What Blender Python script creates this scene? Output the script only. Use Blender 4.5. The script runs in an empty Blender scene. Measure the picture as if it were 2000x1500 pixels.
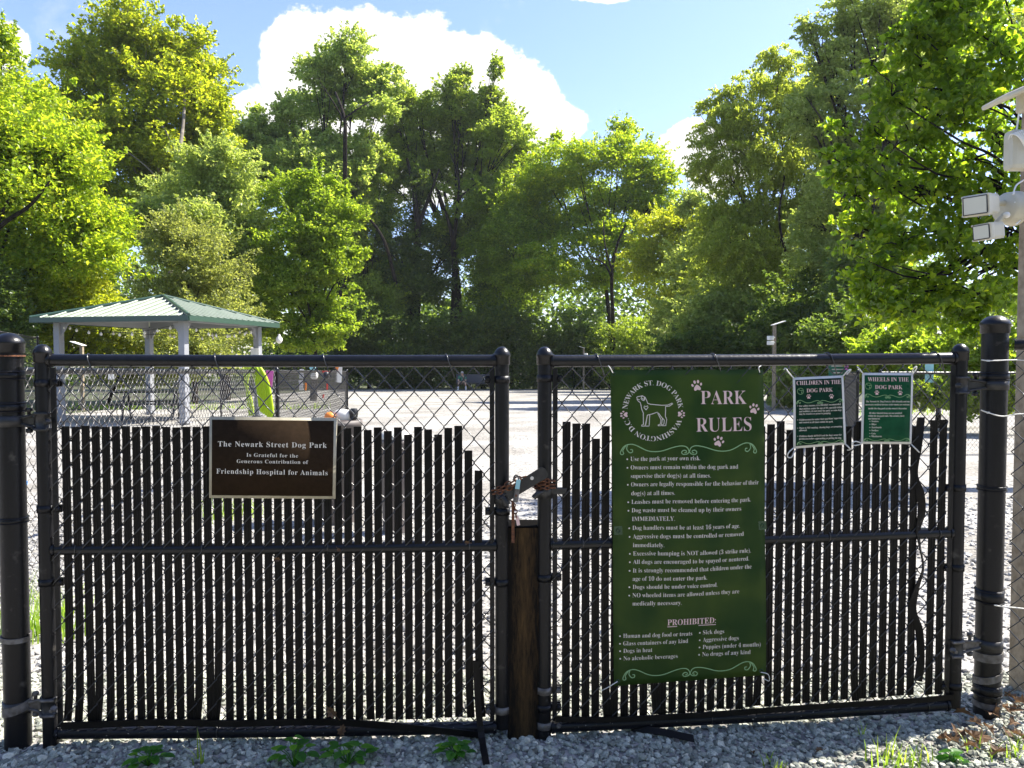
import bpy, math, random
import numpy as np
from mathutils import Vector, Matrix, Quaternion
random.seed(7); RS = np.random.RandomState(11)
SC = bpy.context.scene; COL = SC.collection
R = math.radians
# ------------------------------------------------------------------ camera, sky, sun, exposure
F = 1470.0; PITCH = R(2.0); EYE = 1.31
cam = bpy.data.cameras.new('camera'); cam.sensor_width = 36; cam.lens = F/2000*36; cam.clip_start = 0.05; cam.clip_end = 2000
co = bpy.data.objects.new('camera', cam); COL.objects.link(co); co.location = (0, 0, EYE); co.rotation_euler = (R(90)-PITCH, 0, 0)
SC.camera = co
SUN_EL = R(50); SUN_AZ = R(70)          # azimuth measured from +Y towards +X
sd = bpy.data.lights.new('sun', 'SUN'); sd.energy = 5.0; sd.angle = R(0.53); sd.color = (1.0, 0.95, 0.86)
so = bpy.data.objects.new('sun', sd); COL.objects.link(so)
sdir = Vector((math.sin(SUN_AZ)*math.cos(SUN_EL), math.cos(SUN_AZ)*math.cos(SUN_EL), math.sin(SUN_EL)))
so.rotation_euler = (-sdir).to_track_quat('-Z', 'Y').to_euler(); so.location = (0, 0, 60)
SC.view_settings.view_transform = 'Standard'; SC.view_settings.look = 'None'
SC.view_settings.exposure = 1.53; SC.view_settings.gamma = 1; SC.view_settings.use_curve_mapping = False
SC.cycles.max_bounces = 8; SC.cycles.transmission_bounces = 6; SC.cycles.diffuse_bounces = 6; SC.cycles.use_denoising = True

def make_world():
    w = bpy.data.worlds.new('World'); SC.world = w; w.use_nodes = True
    nt = w.node_tree; N = nt.nodes; L = nt.links
    for n in list(N): N.remove(n)
    out = N.new('ShaderNodeOutputWorld')
    sky = N.new('ShaderNodeTexSky'); sky.sky_type = 'NISHITA'; sky.sun_disc = False
    sky.sun_elevation = SUN_EL; sky.sun_rotation = SUN_AZ; sky.dust_density = 0.7; sky.ozone_density = 2.0; sky.air_density = 1.0
    bg = N.new('ShaderNodeBackground'); bg.inputs[1].default_value = 0.118
    tint = N.new('ShaderNodeMix'); tint.data_type = 'RGBA'; tint.blend_type = 'MULTIPLY'; tint.inputs[0].default_value = 1; tint.inputs[7].default_value = (0.84, 0.815, 0.95, 1)
    L.new(sky.outputs[0], tint.inputs[6]); L.new(tint.outputs[2], bg.inputs[0])
    cl = N.new('ShaderNodeBackground'); cl.inputs[0].default_value = (1, 0.985, 0.96, 1); cl.inputs[1].default_value = 0.48
    tc = N.new('ShaderNodeTexCoord'); sp = N.new('ShaderNodeSeparateXYZ'); L.new(tc.outputs['Generated'], sp.inputs[0])
    def mth(op, a, b=None, c=None):
        n = N.new('ShaderNodeMath'); n.operation = op
        for i, x in enumerate((a, b, c)):
            if x is None: continue
            if isinstance(x, (int, float)): n.inputs[i].default_value = x
            else: L.new(x, n.inputs[i])
        return n.outputs[0]
    y = mth('MAXIMUM', sp.outputs[1], 0.05)
    u = mth('DIVIDE', sp.outputs[0], y); v = mth('DIVIDE', sp.outputs[2], y)
    cb = N.new('ShaderNodeCombineXYZ'); L.new(u, cb.inputs[0]); L.new(v, cb.inputs[1])
    def noise(scale, det, rough=0.6):
        n = N.new('ShaderNodeTexNoise'); n.inputs['Scale'].default_value = scale; n.inputs['Detail'].default_value = det
        n.inputs['Roughness'].default_value = rough; L.new(cb.outputs[0], n.inputs['Vector']); return n.outputs[0]
    nz = noise(17, 10, 0.68)
    blobs = [(590,110,85,88),(690,105,120,92),(820,140,140,112),(930,190,130,120),(1015,225,95,110),(1085,250,70,50),(760,270,340,150),(495,215,55,35),(560,150,50,60),
             (25,105,58,55),(-60,90,80,70),(1165,-12,110,34),(1350,290,70,55),(1420,320,90,60),(1390,340,60,60)]
    cur = None
    for (cx, cy, rx, ry) in blobs:
        a = mth('DIVIDE', mth('SUBTRACT', u, (cx-1000)/F), rx/F); b = mth('DIVIDE', mth('SUBTRACT', v, (699-cy)/F), ry/F)
        d = mth('SUBTRACT', 1.0, mth('SQRT', mth('ADD', mth('MULTIPLY', a, a), mth('MULTIPLY', b, b))))
        cur = d if cur is None else mth('SMOOTH_MAX', cur, d, 0.05)
    m = mth('ADD', cur, mth('MULTIPLY', mth('SUBTRACT', nz, 0.53), 1.05))
    wisp = mth('MULTIPLY', mth('SUBTRACT', noise(4.2, 7, 0.68), 0.56), 1.6)
    mr = N.new('ShaderNodeMapRange'); mr.interpolation_type = 'SMOOTHSTEP'; L.new(m, mr.inputs[0])
    mr.inputs[1].default_value = 0.01; mr.inputs[2].default_value = 0.14
    mask = mth('MINIMUM', mth('MAXIMUM', mr.outputs[0], mth('MINIMUM', mth('MAXIMUM', wisp, 0.0), 0.35)), 1.0)
    mx = N.new('ShaderNodeMixShader'); L.new(mask, mx.inputs[0]); L.new(bg.outputs[0], mx.inputs[1]); L.new(cl.outputs[0], mx.inputs[2])
    L.new(mx.outputs[0], out.inputs[0])
make_world()

# ------------------------------------------------------------------ helpers
CP = Vector((0, 0, EYE)); FW = Vector((0, math.cos(PITCH), -math.sin(PITCH))); UP = Vector((0, math.sin(PITCH), math.cos(PITCH)))
def ray(px, py): return FW + Vector((1, 0, 0))*((px-1000)/F) - UP*((py-750)/F)
def at(px, py, Y):
    d = ray(px, py); return CP + d*(Y/d.y)
def gz(y): return -0.0192*max(0.0, min(y, 75.0)-2.6)
def on_ground(px, py):
    d = ray(px, py); t = 2.6
    for _ in range(30):
        p = CP+d*(t/d.y); t = (EYE-gz(t))/(-d.z)*d.y
    return CP+d*(t/d.y)

class MB:
    def __init__(s): s.v = []; s.f = []; s.sm = []
    def add(s, vs, fs, smooth=False):
        b = len(s.v); s.v.extend([tuple(p) for p in vs]); s.f.extend([tuple(i+b for i in f) for f in fs]); s.sm.extend([smooth]*len(fs))
    def box(s, c, size, rot=None, bevel=0.0):
        x, y, z = [k/2 for k in size]; c = Vector(c); M = rot if rot is not None else Matrix.Identity(3)
        if bevel <= 0:
            vs = [c+M@Vector((a*x, b*y, d*z)) for a in (-1, 1) for b in (-1, 1) for d in (-1, 1)]
            s.add(vs, [(0,1,3,2),(4,6,7,5),(0,4,5,1),(2,3,7,6),(0,2,6,4),(1,5,7,3)]); return
        bm = bmesh_box(size, bevel)
        s.add([c+M@Vector(v) for v in bm[0]], bm[1])
    def tube(s, pts, r, n=8, caps=True, smooth=True, up=None):
        pts = [Vector(p) for p in pts]; m = len(pts)
        rs = r if isinstance(r, (list, tuple)) else [r]*m
        prev = None; rings = []
        for i, p in enumerate(pts):
            t = (pts[min(i+1, m-1)]-pts[max(i-1, 0)])
            if t.length < 1e-9: t = Vector((0, 0, 1))
            t.normalize()
            if prev is None:
                a = Vector((0, 0, 1)) if abs(t.z) < 0.9 else Vector((1, 0, 0))
                nrm = t.cross(a).normalized()
            else:
                nrm = prev-t*prev.dot(t)
                if nrm.length < 1e-6: nrm = t.orthogonal()
                nrm.normalize()
            prev = nrm; bn = t.cross(nrm)
            rings.append([p+(nrm*math.cos(2*math.pi*k/n)+bn*math.sin(2*math.pi*k/n))*rs[i] for k in range(n)])
        vs = [q for rg in rings for q in rg]
        fs = [(i*n+k, i*n+(k+1) % n, (i+1)*n+(k+1) % n, (i+1)*n+k) for i in range(m-1) for k in range(n)]
        s.add(vs, fs, smooth)
        if caps:
            s.add(rings[0], [tuple(range(n-1, -1, -1))]); s.add(rings[-1], [tuple(range(n))])
    def lathe(s, prof, o, n=20, axis=None, smooth=True):
        o = Vector(o); M = Matrix.Identity(3) if axis is None else Vector((0, 0, 1)).rotation_difference(Vector(axis)).to_matrix()
        vs = [o+M@Vector((r*math.cos(2*math.pi*k/n), r*math.sin(2*math.pi*k/n), z)) for r, z in prof for k in range(n)]
        m = len(prof)
        fs = [(i*n+k, i*n+(k+1) % n, (i+1)*n+(k+1) % n, (i+1)*n+k) for i in range(m-1) for k in range(n)]
        s.add(vs, fs, smooth)
        s.add(vs[:n], [tuple(range(n-1, -1, -1))]); s.add(vs[-n:], [tuple(range(n))])
    def ball(s, c, r, n=10, m=6, sc=(1, 1, 1)):
        c = Vector(c); vs = []; fs = []
        for i in range(m+1):
            a = math.pi*i/m
            for k in range(n):
                b = 2*math.pi*k/n
                vs.append(c+Vector((r*sc[0]*math.sin(a)*math.cos(b), r*sc[1]*math.sin(a)*math.sin(b), r*sc[2]*math.cos(a))))
        for i in range(m):
            for k in range(n): fs.append((i*n+k, (i+1)*n+k, (i+1)*n+(k+1) % n, i*n+(k+1) % n))
        s.add(vs, fs, True)
    def prism(s, poly, ext):           # poly: list of Vector (planar), ext: Vector
        n = len(poly); vs = list(poly)+[p+ext for p in poly]
        fs = [tuple(range(n-1, -1, -1)), tuple(range(n, 2*n))]+[(i, (i+1) % n, n+(i+1) % n, n+i) for i in range(n)]
        s.add(vs, fs)
    def torus(s, c, a, b, rad, r, n=16, m=6, la=1.0):   # ring in plane (a,b)
        c = Vector(c); pts = [c+Vector(a)*rad*la*math.cos(2*math.pi*k/n)+Vector(b)*rad*math.sin(2*math.pi*k/n) for k in range(n+1)]
        s.tube(pts, r, m, caps=False)
    def build(s, name, mat, parent=None, origin=None):
        o_ = Vector(origin) if origin is not None else Vector((0, 0, 0))
        if parent is not None:
            p = parent
            while p is not None: o_ = o_+Vector(p.location); p = p.parent
        me = bpy.data.meshes.new(name)
        me.from_pydata([(a-o_.x, b-o_.y, c-o_.z) for a, b, c in s.v], [], s.f)
        me.polygons.foreach_set('use_smooth', s.sm); me.materials.append(mat); me.update()
        o = bpy.data.objects.new(name, me); COL.objects.link(o)
        if parent is not None: o.parent = parent
        elif origin is not None: o.location = origin
        return o
_bb = {}
def bmesh_box(size, bv):
    k = (tuple(round(x, 5) for x in size), bv)
    if k in _bb: return _bb[k]
    import bmesh
    bm = bmesh.new(); bmesh.ops.create_cube(bm, size=1)
    for v in bm.verts: v.co = Vector((v.co.x*size[0], v.co.y*size[1], v.co.z*size[2]))
    bmesh.ops.bevel(bm, geom=bm.edges[:], offset=bv, segments=2, profile=0.6, affect='EDGES')
    r = ([tuple(v.co) for v in bm.verts], [tuple(v.index for v in f.verts) for f in bm.faces]); bm.verts.index_update()
    r = ([tuple(v.co) for v in bm.verts], [tuple(v.index for v in f.verts) for f in bm.faces])
    bm.free(); _bb[k] = r; return r
def tag(o, label=None, cat=None, group=None, kind=None):
    if label: o['label'] = label
    if cat: o['category'] = cat
    if group: o['group'] = group
    if kind: o['kind'] = kind
    return o
def thing(name, label, cat, loc, group=None):
    o = bpy.data.objects.new(name, None); o.empty_display_size = 0.1; COL.objects.link(o); o.location = loc
    return tag(o, label, cat, group)

# ------------------------------------------------------------------ materials
def mat(name, col, rough=0.5, metal=0.0, spec=0.5, var=0.0, vscale=20.0, col2=None, bump=0.0, bscale=60.0, transl=0.0, tcol=None, detail=4.0, lo=0.35, hi=0.65):
    m = bpy.data.materials.new(name); m.use_nodes = True; nt = m.node_tree; N = nt.nodes; L = nt.links
    p = N['Principled BSDF']; c = (*col, 1)
    p.inputs['Base Color'].default_value = c; p.inputs['Roughness'].default_value = rough; p.inputs['Metallic'].default_value = metal
    p.inputs['Specular IOR Level'].default_value = spec
    tc = N.new('ShaderNodeTexCoord')
    src = None
    if col2 is not None:
        nz = N.new('ShaderNodeTexNoise'); nz.inputs['Scale'].default_value = vscale; nz.inputs['Detail'].default_value = detail
        L.new(tc.outputs['Object'], nz.inputs['Vector'])
        cr = N.new('ShaderNodeValToRGB'); cr.color_ramp.elements[0].position = lo; cr.color_ramp.elements[1].position = hi
        cr.color_ramp.elements[0].color = c; cr.color_ramp.elements[1].color = (*col2, 1)
        L.new(nz.outputs[0], cr.inputs[0]); L.new(cr.outputs[0], p.inputs['Base Color']); src = cr.outputs[0]
    if bump > 0:
        nb = N.new('ShaderNodeTexNoise'); nb.inputs['Scale'].default_value = bscale; nb.inputs['Detail'].default_value = 5
        L.new(tc.outputs['Object'], nb.inputs['Vector'])
        b = N.new('ShaderNodeBump'); b.inputs['Strength'].default_value = bump; b.inputs['Distance'].default_value = 0.02
        L.new(nb.outputs[0], b.inputs['Height']); L.new(b.outputs[0], p.inputs['Normal'])
    if transl > 0:
        t = N.new('ShaderNodeBsdfTranslucent'); t.inputs[0].default_value = (*(tcol or col), 1)
        if src is not None and tcol is None: L.new(src, t.inputs[0])
        mx = N.new('ShaderNodeMixShader'); mx.inputs[0].default_value = transl
        L.new(p.outputs[0], mx.inputs[1]); L.new(t.outputs[0], mx.inputs[2]); L.new(mx.outputs[0], N['Material Output'].inputs[0])
    return m
def leaf_mat(name, c1, c2, c3=None, transl=0.45, gain=1.25, rough=0.42):
    gain *= 2.6; transl = min(.62, transl+.08)
    m = bpy.data.materials.new(name); m.use_nodes = True; nt = m.node_tree; N = nt.nodes; L = nt.links
    p = N['Principled BSDF']; p.inputs['Roughness'].default_value = rough; p.inputs['Specular IOR Level'].default_value = 0.45
    g = N.new('ShaderNodeNewGeometry'); cr = N.new('ShaderNodeValToRGB')
    cr.color_ramp.elements[0].color = (*c1, 1); cr.color_ramp.elements[1].color = (*c2, 1); cr.color_ramp.elements[1].position = 0.8
    if c3:
        e = cr.color_ramp.elements.new(1.0); e.color = (*c3, 1)
    L.new(g.outputs['Random Per Island'], cr.inputs[0]); L.new(cr.outputs[0], p.inputs['Base Color'])
    t = N.new('ShaderNodeBsdfTranslucent'); mu = N.new('ShaderNodeMix'); mu.data_type = 'RGBA'; mu.blend_type = 'MULTIPLY'; mu.inputs[0].default_value = 1
    L.new(cr.outputs[0], mu.inputs[6]); mu.inputs[7].default_value = (gain*1.15, gain*1.1, gain*0.55, 1); L.new(mu.outputs[2], t.inputs[0])
    mx = N.new('ShaderNodeMixShader'); mx.inputs[0].default_value = transl
    L.new(p.outputs[0], mx.inputs[1]); L.new(t.outputs[0], mx.inputs[2]); L.new(mx.outputs[0], N['Material Output'].inputs[0])
    return m
def island_mat(name, stops, rough=0.8, bump=0.3):
    m = bpy.data.materials.new(name); m.use_nodes = True; nt = m.node_tree; N = nt.nodes; L = nt.links
    p = N['Principled BSDF']; p.inputs['Roughness'].default_value = rough; p.inputs['Specular IOR Level'].default_value = 0.3
    g = N.new('ShaderNodeNewGeometry'); cr = N.new('ShaderNodeValToRGB'); cr.color_ramp.interpolation = 'LINEAR'
    for i, (ps, c) in enumerate(stops):
        e = cr.color_ramp.elements[i] if i < 2 else cr.color_ramp.elements.new(ps)
        e.position = ps; e.color = (*c, 1)
    L.new(g.outputs['Random Per Island'], cr.inputs[0])
    tc = N.new('ShaderNodeTexCoord'); nz = N.new('ShaderNodeTexNoise'); nz.inputs['Scale'].default_value = 120; nz.inputs['Detail'].default_value = 4
    L.new(tc.outputs['Object'], nz.inputs['Vector'])
    mu = N.new('ShaderNodeMix'); mu.data_type = 'RGBA'; mu.blend_type = 'OVERLAY'; mu.inputs[0].default_value = 0.6
    L.new(cr.outputs[0], mu.inputs[6]); L.new(nz.outputs[0], mu.inputs[7]); L.new(mu.outputs[2], p.inputs['Base Color'])
    b = N.new('ShaderNodeBump'); b.inputs['Strength'].default_value = bump; b.inputs['Distance'].default_value = 0.004
    L.new(nz.outputs[0], b.inputs['Height']); L.new(b.outputs[0], p.inputs['Normal'])
    return m
M = {}
M['vinyl'] = mat('black_vinyl', (0.003, 0.003, 0.004), 0.33, spec=0.34, col2=(0.006, 0.006, 0.0065), vscale=30, bump=0.08, bscale=90)
M['vinyl_worn'] = mat('worn_black_vinyl', (0.0032, 0.0032, 0.0042), 0.40, spec=0.27, col2=(0.09, 0.082, 0.07), vscale=26, detail=12, lo=0.62, hi=0.84, bump=0.1, bscale=90)
M['vinyl_specked'] = mat('gravel_specked_vinyl', (0.004, 0.0042, 0.0065), 0.4, spec=0.3, col2=(0.35, 0.33, 0.29), vscale=120, detail=3, lo=0.68, hi=0.74)
M['wire'] = mat('black_wire', (0.014, 0.0135, 0.013), 0.28, spec=0.7)
M['wire_grey'] = mat('weathered_wire', (0.06, 0.055, 0.05), 0.32, spec=0.7)
M['slat'] = mat('slat_plastic', (0.004, 0.0034, 0.0026), 0.5, col2=(0.009, 0.0075, 0.006), vscale=14, spec=0.16)
M['galv'] = mat('galvanised', (0.15, 0.14, 0.13), 0.6, metal=0.2, col2=(0.07, 0.06, 0.05), vscale=50, bump=0.15)
M['steel_dark'] = mat('dark_steel', (0.012, 0.012, 0.013), 0.45, metal=0.2, col2=(0.03, 0.029, 0.027), vscale=40)
M['rust'] = mat('rust', (0.07, 0.026, 0.012), 0.9, col2=(0.17, 0.065, 0.025), vscale=90, bump=0.3)
def rust_mat():
    m = mat('rusty_post_paint', (0.008, 0.007, 0.006), 0.6, spec=0.25); nt = m.node_tree; N = nt.nodes; L = nt.links; p = N['Principled BSDF']
    tc = N.new('ShaderNodeTexCoord'); mp = N.new('ShaderNodeMapping'); mp.inputs['Scale'].default_value = (70, 70, 9); L.new(tc.outputs['Object'], mp.inputs[0])
    nz = N.new('ShaderNodeTexNoise'); nz.inputs['Scale'].default_value = 1.0; nz.inputs['Detail'].default_value = 12; nz.inputs['Roughness'].default_value = .82; L.new(mp.outputs[0], nz.inputs['Vector'])
    sx = N.new('ShaderNodeSeparateXYZ'); L.new(tc.outputs['Object'], sx.inputs[0]); ab = N.new('ShaderNodeMath'); ab.operation = 'ABSOLUTE'; L.new(sx.outputs[0], ab.inputs[0])
    mr = N.new('ShaderNodeMapRange'); L.new(ab.outputs[0], mr.inputs[0]); mr.inputs[1].default_value = 0; mr.inputs[2].default_value = .05; mr.inputs[3].default_value = .13; mr.inputs[4].default_value = -.07
    ad = N.new('ShaderNodeMath'); ad.operation = 'ADD'; L.new(nz.outputs[0], ad.inputs[0]); L.new(mr.outputs[0], ad.inputs[1])
    cr = N.new('ShaderNodeValToRGB'); cr.color_ramp.elements[0].position = .44; cr.color_ramp.elements[1].position = .78
    cr.color_ramp.elements[0].color = (0.008, 0.007, 0.006, 1); cr.color_ramp.elements[1].color = (0.085, 0.05, 0.02, 1); L.new(ad.outputs[0], cr.inputs[0]); L.new(cr.outputs[0], p.inputs['Base Color']); p.inputs['Roughness'].default_value = .9; p.inputs['Specular IOR Level'].default_value = .08
    bm_ = N.new('ShaderNodeBump'); bm_.inputs['Strength'].default_value = .6; bm_.inputs['Distance'].default_value = .004; L.new(nz.outputs[0], bm_.inputs['Height']); L.new(bm_.outputs[0], p.inputs['Normal'])
    return m
M['rustpost'] = rust_mat(); M['capdark'] = mat('dark_cap', (0.004, 0.0035, 0.003), 0.9, spec=0.03)
M['bronze'] = mat('bronze_face', (0.022, 0.0145, 0.0088), 0.9, spec=0.02, col2=(0.028, 0.018, 0.011), vscale=60, bump=0.05, bscale=200)
M['bronze_edge'] = mat('bronze_edge', (0.42, 0.38, 0.27), 0.5, col2=(0.34, 0.30, 0.21), vscale=30)
M['letter'] = mat('raised_letters', (0.62, 0.58, 0.5), 0.5)
M['white'] = mat('white_plastic', (0.8, 0.78, 0.72), 0.4, col2=(0.72, 0.69, 0.6), vscale=12)
M['cream'] = mat('cream_plastic', (0.56, 0.52, 0.40), 0.45, col2=(0.47, 0.43, 0.32), vscale=9)
M['lens'] = mat('lamp_lens', (0.55, 0.54, 0.46), 0.15, spec=0.8)
M['tie'] = mat('white_zip_tie', (0.75, 0.74, 0.70), 0.4, transl=0.3)
M['wood'] = mat('weathered_wood', (0.20, 0.155, 0.10), 0.85, col2=(0.32, 0.26, 0.18), vscale=25, bump=0.35, bscale=50)
M['bark'] = mat('bark', (0.012, 0.010, 0.008), 0.95, spec=0.1, col2=(0.032, 0.026, 0.02), vscale=5, bump=0.5, bscale=9)
M['barkpale'] = mat('pale_bark', (0.22, 0.19, 0.14), 0.85, col2=(0.09, 0.075, 0.055), vscale=2.5, bump=0.3, bscale=9)
M['roof'] = mat('green_metal_roof', (0.30, 0.345, 0.26), 0.36, col2=(0.35, 0.385, 0.30), vscale=3, spec=0.5)
M['fascia'] = mat('dark_green_trim', (0.032, 0.066, 0.046), 0.4)
M['gazwhite'] = mat('grey_painted_steel', (0.27, 0.28, 0.30), 0.5, col2=(0.24, 0.245, 0.26), vscale=4)
M['dark'] = mat('dark_coated_metal', (0.02, 0.02, 0.022), 0.5)
M['bin'] = mat('brown_bin_plastic', (0.10, 0.085, 0.075), 0.6, col2=(0.13, 0.11, 0.10), vscale=5)
M['lidpale'] = mat('pale_lid', (0.45, 0.45, 0.40), 0.5)
M['lime'] = mat('lime_hose', (0.46, 0.60, 0.01), 0.45, transl=0.25, tcol=(0.5, 0.8, 0.02))
M['paper'] = mat('white_paper', (0.75, 0.74, 0.70), 0.7, transl=0.3)
M['pink'] = mat('pink_paper', (0.65, 0.16, 0.52), 0.7, transl=0.3)
M['red'] = mat('red_plastic', (0.6, 0.06, 0.04), 0.5)
M['orange'] = mat('orange_plastic', (0.75, 0.22, 0.03), 0.5)
M['blue'] = mat('blue_plastic', (0.03, 0.25, 0.7), 0.4)
M['teal'] = mat('teal_sign', (0.35, 0.62, 0.66), 0.6, transl=0.25)
M['greensign'] = mat('far_green_sign', (0.04, 0.20, 0.12), 0.5, transl=0.25)
M['banner'] = mat('banner_vinyl', (0.024, 0.068, 0.016), 0.45, spec=0.2, col2=(0.070, 0.118, 0.022), vscale=8, detail=4, lo=0.36, hi=0.66, transl=0.5, tcol=(0.11, 0.16, 0.03))
M['poster'] = mat('poster_green', (0.005, 0.060, 0.024), 0.5, spec=0.1, col2=(0.009, 0.085, 0.034), vscale=30, transl=0.22)
M['poster_dark'] = mat('poster_dark_green', (0.003, 0.026, 0.013), 0.5, spec=0.1, col2=(0.005, 0.038, 0.019), vscale=30, transl=0.2)
M['ink'] = mat('pale_print', (0.74, 0.68, 0.58), 0.5, transl=0.2)
M['inkpink'] = mat('pink_print', (0.78, 0.56, 0.52), 0.5, transl=0.2)
M['inkgreen'] = mat('green_print', (0.26, 0.45, 0.20), 0.5, transl=0.2)
M['inkdim'] = mat('dim_print', (0.06, 0.16, 0.10), 0.5)
M['skin'] = mat('skin', (0.45, 0.27, 0.19), 0.6)
M['shirt'] = mat('green_shirt', (0.03, 0.16, 0.10), 0.8)
M['shorts'] = mat('khaki_shorts', (0.28, 0.22, 0.15), 0.8)
M['sock'] = mat('white_sock', (0.7, 0.7, 0.7), 0.8)
M['hair'] = mat('grey_cap', (0.4, 0.38, 0.35), 0.8)
M['dry'] = mat('dry_leaf', (0.19, 0.105, 0.045), 0.7, col2=(0.09, 0.048, 0.022), vscale=40, transl=0.3)
M['weed'] = leaf_mat('weed_leaf', (0.03, 0.11, 0.015), (0.06, 0.17, 0.02), (0.12, 0.26, 0.02), 0.4, 1.2)
M['grass'] = leaf_mat('grass_blade', (0.08, 0.14, 0.02), (0.16, 0.24, 0.035), (0.26, 0.32, 0.06), 0.45, 1.3)

# ------------------------------------------------------------------ ground
def sheet(name, xs, ys, dz, m, f=None):
    vs = [(x, y, gz(y)+dz+(f(x, y) if f else 0)) for y in ys for x in xs]; n = len(xs)
    fs = [(j*n+i, j*n+i+1, (j+1)*n+i+1, (j+1)*n+i) for j in range(len(ys)-1) for i in range(n-1)]
    b = MB(); b.add(vs, fs, True); o = b.build(name, m); o['kind'] = 'structure'; return o
M['soil'] = mat('woodland_floor', (0.045, 0.036, 0.022), 0.95, col2=(0.05, 0.07, 0.02), vscale=0.8, bump=0.4, bscale=6)
def gravel_mat():
    m = bpy.data.materials.new('gravel_bed'); m.use_nodes = True; nt = m.node_tree; N = nt.nodes; L = nt.links
    p = N['Principled BSDF']; p.inputs['Roughness'].default_value = 0.9; p.inputs['Specular IOR Level'].default_value = 0.2
    tc = N.new('ShaderNodeTexCoord')
    vo = N.new('ShaderNodeTexVoronoi'); vo.inputs['Scale'].default_value = 38; L.new(tc.outputs['Object'], vo.inputs['Vector'])
    bw = N.new('ShaderNodeSeparateColor'); L.new(vo.outputs['Color'], bw.inputs[0])
    cr = N.new('ShaderNodeValToRGB'); cr.color_ramp.elements[0].color = (0.10, 0.099, 0.096, 1); cr.color_ramp.elements[1].color = (0.43, 0.412, 0.375, 1)
    e = cr.color_ramp.elements.new(0.25); e.color = (0.295, 0.284, 0.262, 1)
    L.new(bw.outputs[0], cr.inputs[0])
    nz = N.new('ShaderNodeTexNoise'); nz.inputs['Scale'].default_value = 0.7; nz.inputs['Detail'].default_value = 6; L.new(tc.outputs['Object'], nz.inputs['Vector'])
    c2 = N.new('ShaderNodeValToRGB'); c2.color_ramp.elements[0].position = 0.35; c2.color_ramp.elements[1].position = 0.62
    c2.color_ramp.elements[0].color = (0.66, 0.64, 0.61, 1); c2.color_ramp.elements[1].color = (1, 1, 1, 1); L.new(nz.outputs[0], c2.inputs[0])
    mu = N.new('ShaderNodeMix'); mu.data_type = 'RGBA'; mu.blend_type = 'MULTIPLY'; mu.inputs[0].default_value = 1
    L.new(cr.outputs[0], mu.inputs[6]); L.new(c2.outputs[0], mu.inputs[7]); L.new(mu.outputs[2], p.inputs['Base Color'])
    b = N.new('ShaderNodeBump'); b.inputs['Strength'].default_value = 0.8; b.inputs['Distance'].default_value = 0.012; b.invert = True
    L.new(vo.outputs['Distance'], b.inputs['Height']); L.new(b.outputs[0], p.inputs['Normal'])
    return m
M['gravel'] = gravel_mat()
def lin(a, b, n): return [a+(b-a)*i/(n-1) for i in range(n)]
sheet('ground', lin(-125, 125, 41), lin(-22, 75, 40)+[90, 110], -0.006, M['soil'])
sheet('gravel_yard', lin(-13.5, 14.5, 57), lin(-6, 54.5, 120), 0.0, M['gravel'])
def stones(name, n, xr, yr, smin, smax, m, seed):
    rs = np.random.RandomState(seed)
    import bmesh
    bm = bmesh.new(); bmesh.ops.create_icosphere(bm, subdivisions=1, radius=1)
    bv = np.array([v.co[:] for v in bm.verts]); bm.verts.index_update(); bf = np.array([[v.index for v in f.verts] for f in bm.faces]); bm.free()
    Y = yr[0]+(yr[1]-yr[0])*rs.rand(n)**1.0
    X = (xr[0]+(xr[1]-xr[0])*rs.rand(n))*(Y/2.6)
    s = smin+(smax-smin)*rs.rand(n)**2.2
    V = np.repeat(bv[None], n, 0)*(1+0.28*(rs.rand(n, 12, 1)-0.5)*2)
    V = V*(s[:, None]*np.stack([np.ones(n), 0.55+0.45*rs.rand(n), 0.40+0.35*rs.rand(n)], 1))[:, None, :]
    a = rs.rand(n)*6.283; t = (rs.rand(n)-0.5)*0.9
    ct, st = np.cos(t)[:, None], np.sin(t)[:, None]
    x0, z0 = V[:, :, 0]*ct-V[:, :, 2]*st, V[:, :, 0]*st+V[:, :, 2]*ct
    c, d = np.cos(a)[:, None], np.sin(a)[:, None]
    x1, y1 = x0*c-V[:, :, 1]*d, x0*d+V[:, :, 1]*c
    g = -0.0192*np.maximum(0, Y-2.6)
    V = np.stack([x1+X[:, None], y1+Y[:, None], z0+(g+s*(0.05+0.35*rs.rand(n)))[:, None]], 2).reshape(-1, 3)
    Fc = (bf[None]+(np.arange(n)*12)[:, None, None]).reshape(-1, 3)
    o = np_mesh(name, V, Fc, m); o['kind'] = 'stuff'; return o
def np_mesh(name, V, Fc, m, parent=None, smooth=False, origin=None):
    if origin is not None: V = V-np.array(origin)[None]
    me = bpy.data.meshes.new(name); nf, k = Fc.shape
    me.vertices.add(len(V)); me.vertices.foreach_set('co', V.astype(np.float32).ravel())
    me.loops.add(nf*k); me.loops.foreach_set('vertex_index', Fc.astype(np.int32).ravel())
    me.polygons.add(nf); me.polygons.foreach_set('loop_start', np.arange(0, nf*k, k, dtype=np.int32))
    me.polygons.foreach_set('use_smooth', np.full(nf, smooth))
    me.materials.append(m); me.update(); me.validate()
    o = bpy.data.objects.new(name, me); COL.objects.link(o)
    if parent is not None: o.parent = parent
    return o
M['stone'] = island_mat('crushed_stone', [(0, (0.11, 0.112, 0.09)), (1, (0.62, 0.58, 0.44)), (0.3, (0.235, 0.245, 0.20)), (0.7, (0.34, 0.35, 0.285)), (0.94, (0.48, 0.475, 0.38))], 0.75, 0.4)
M['stone_pale'] = island_mat('pale_crushed_stone', [(0, (0.11, 0.105, 0.10)), (1, (0.50, 0.475, 0.43)), (0.3, (0.32, 0.308, 0.285))], 0.8, 0.4)
stones('gravel', 21000, (-2.15, 2.15), (2.12, 3.1), 0.0055, 0.018, M['stone'], 3)
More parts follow.
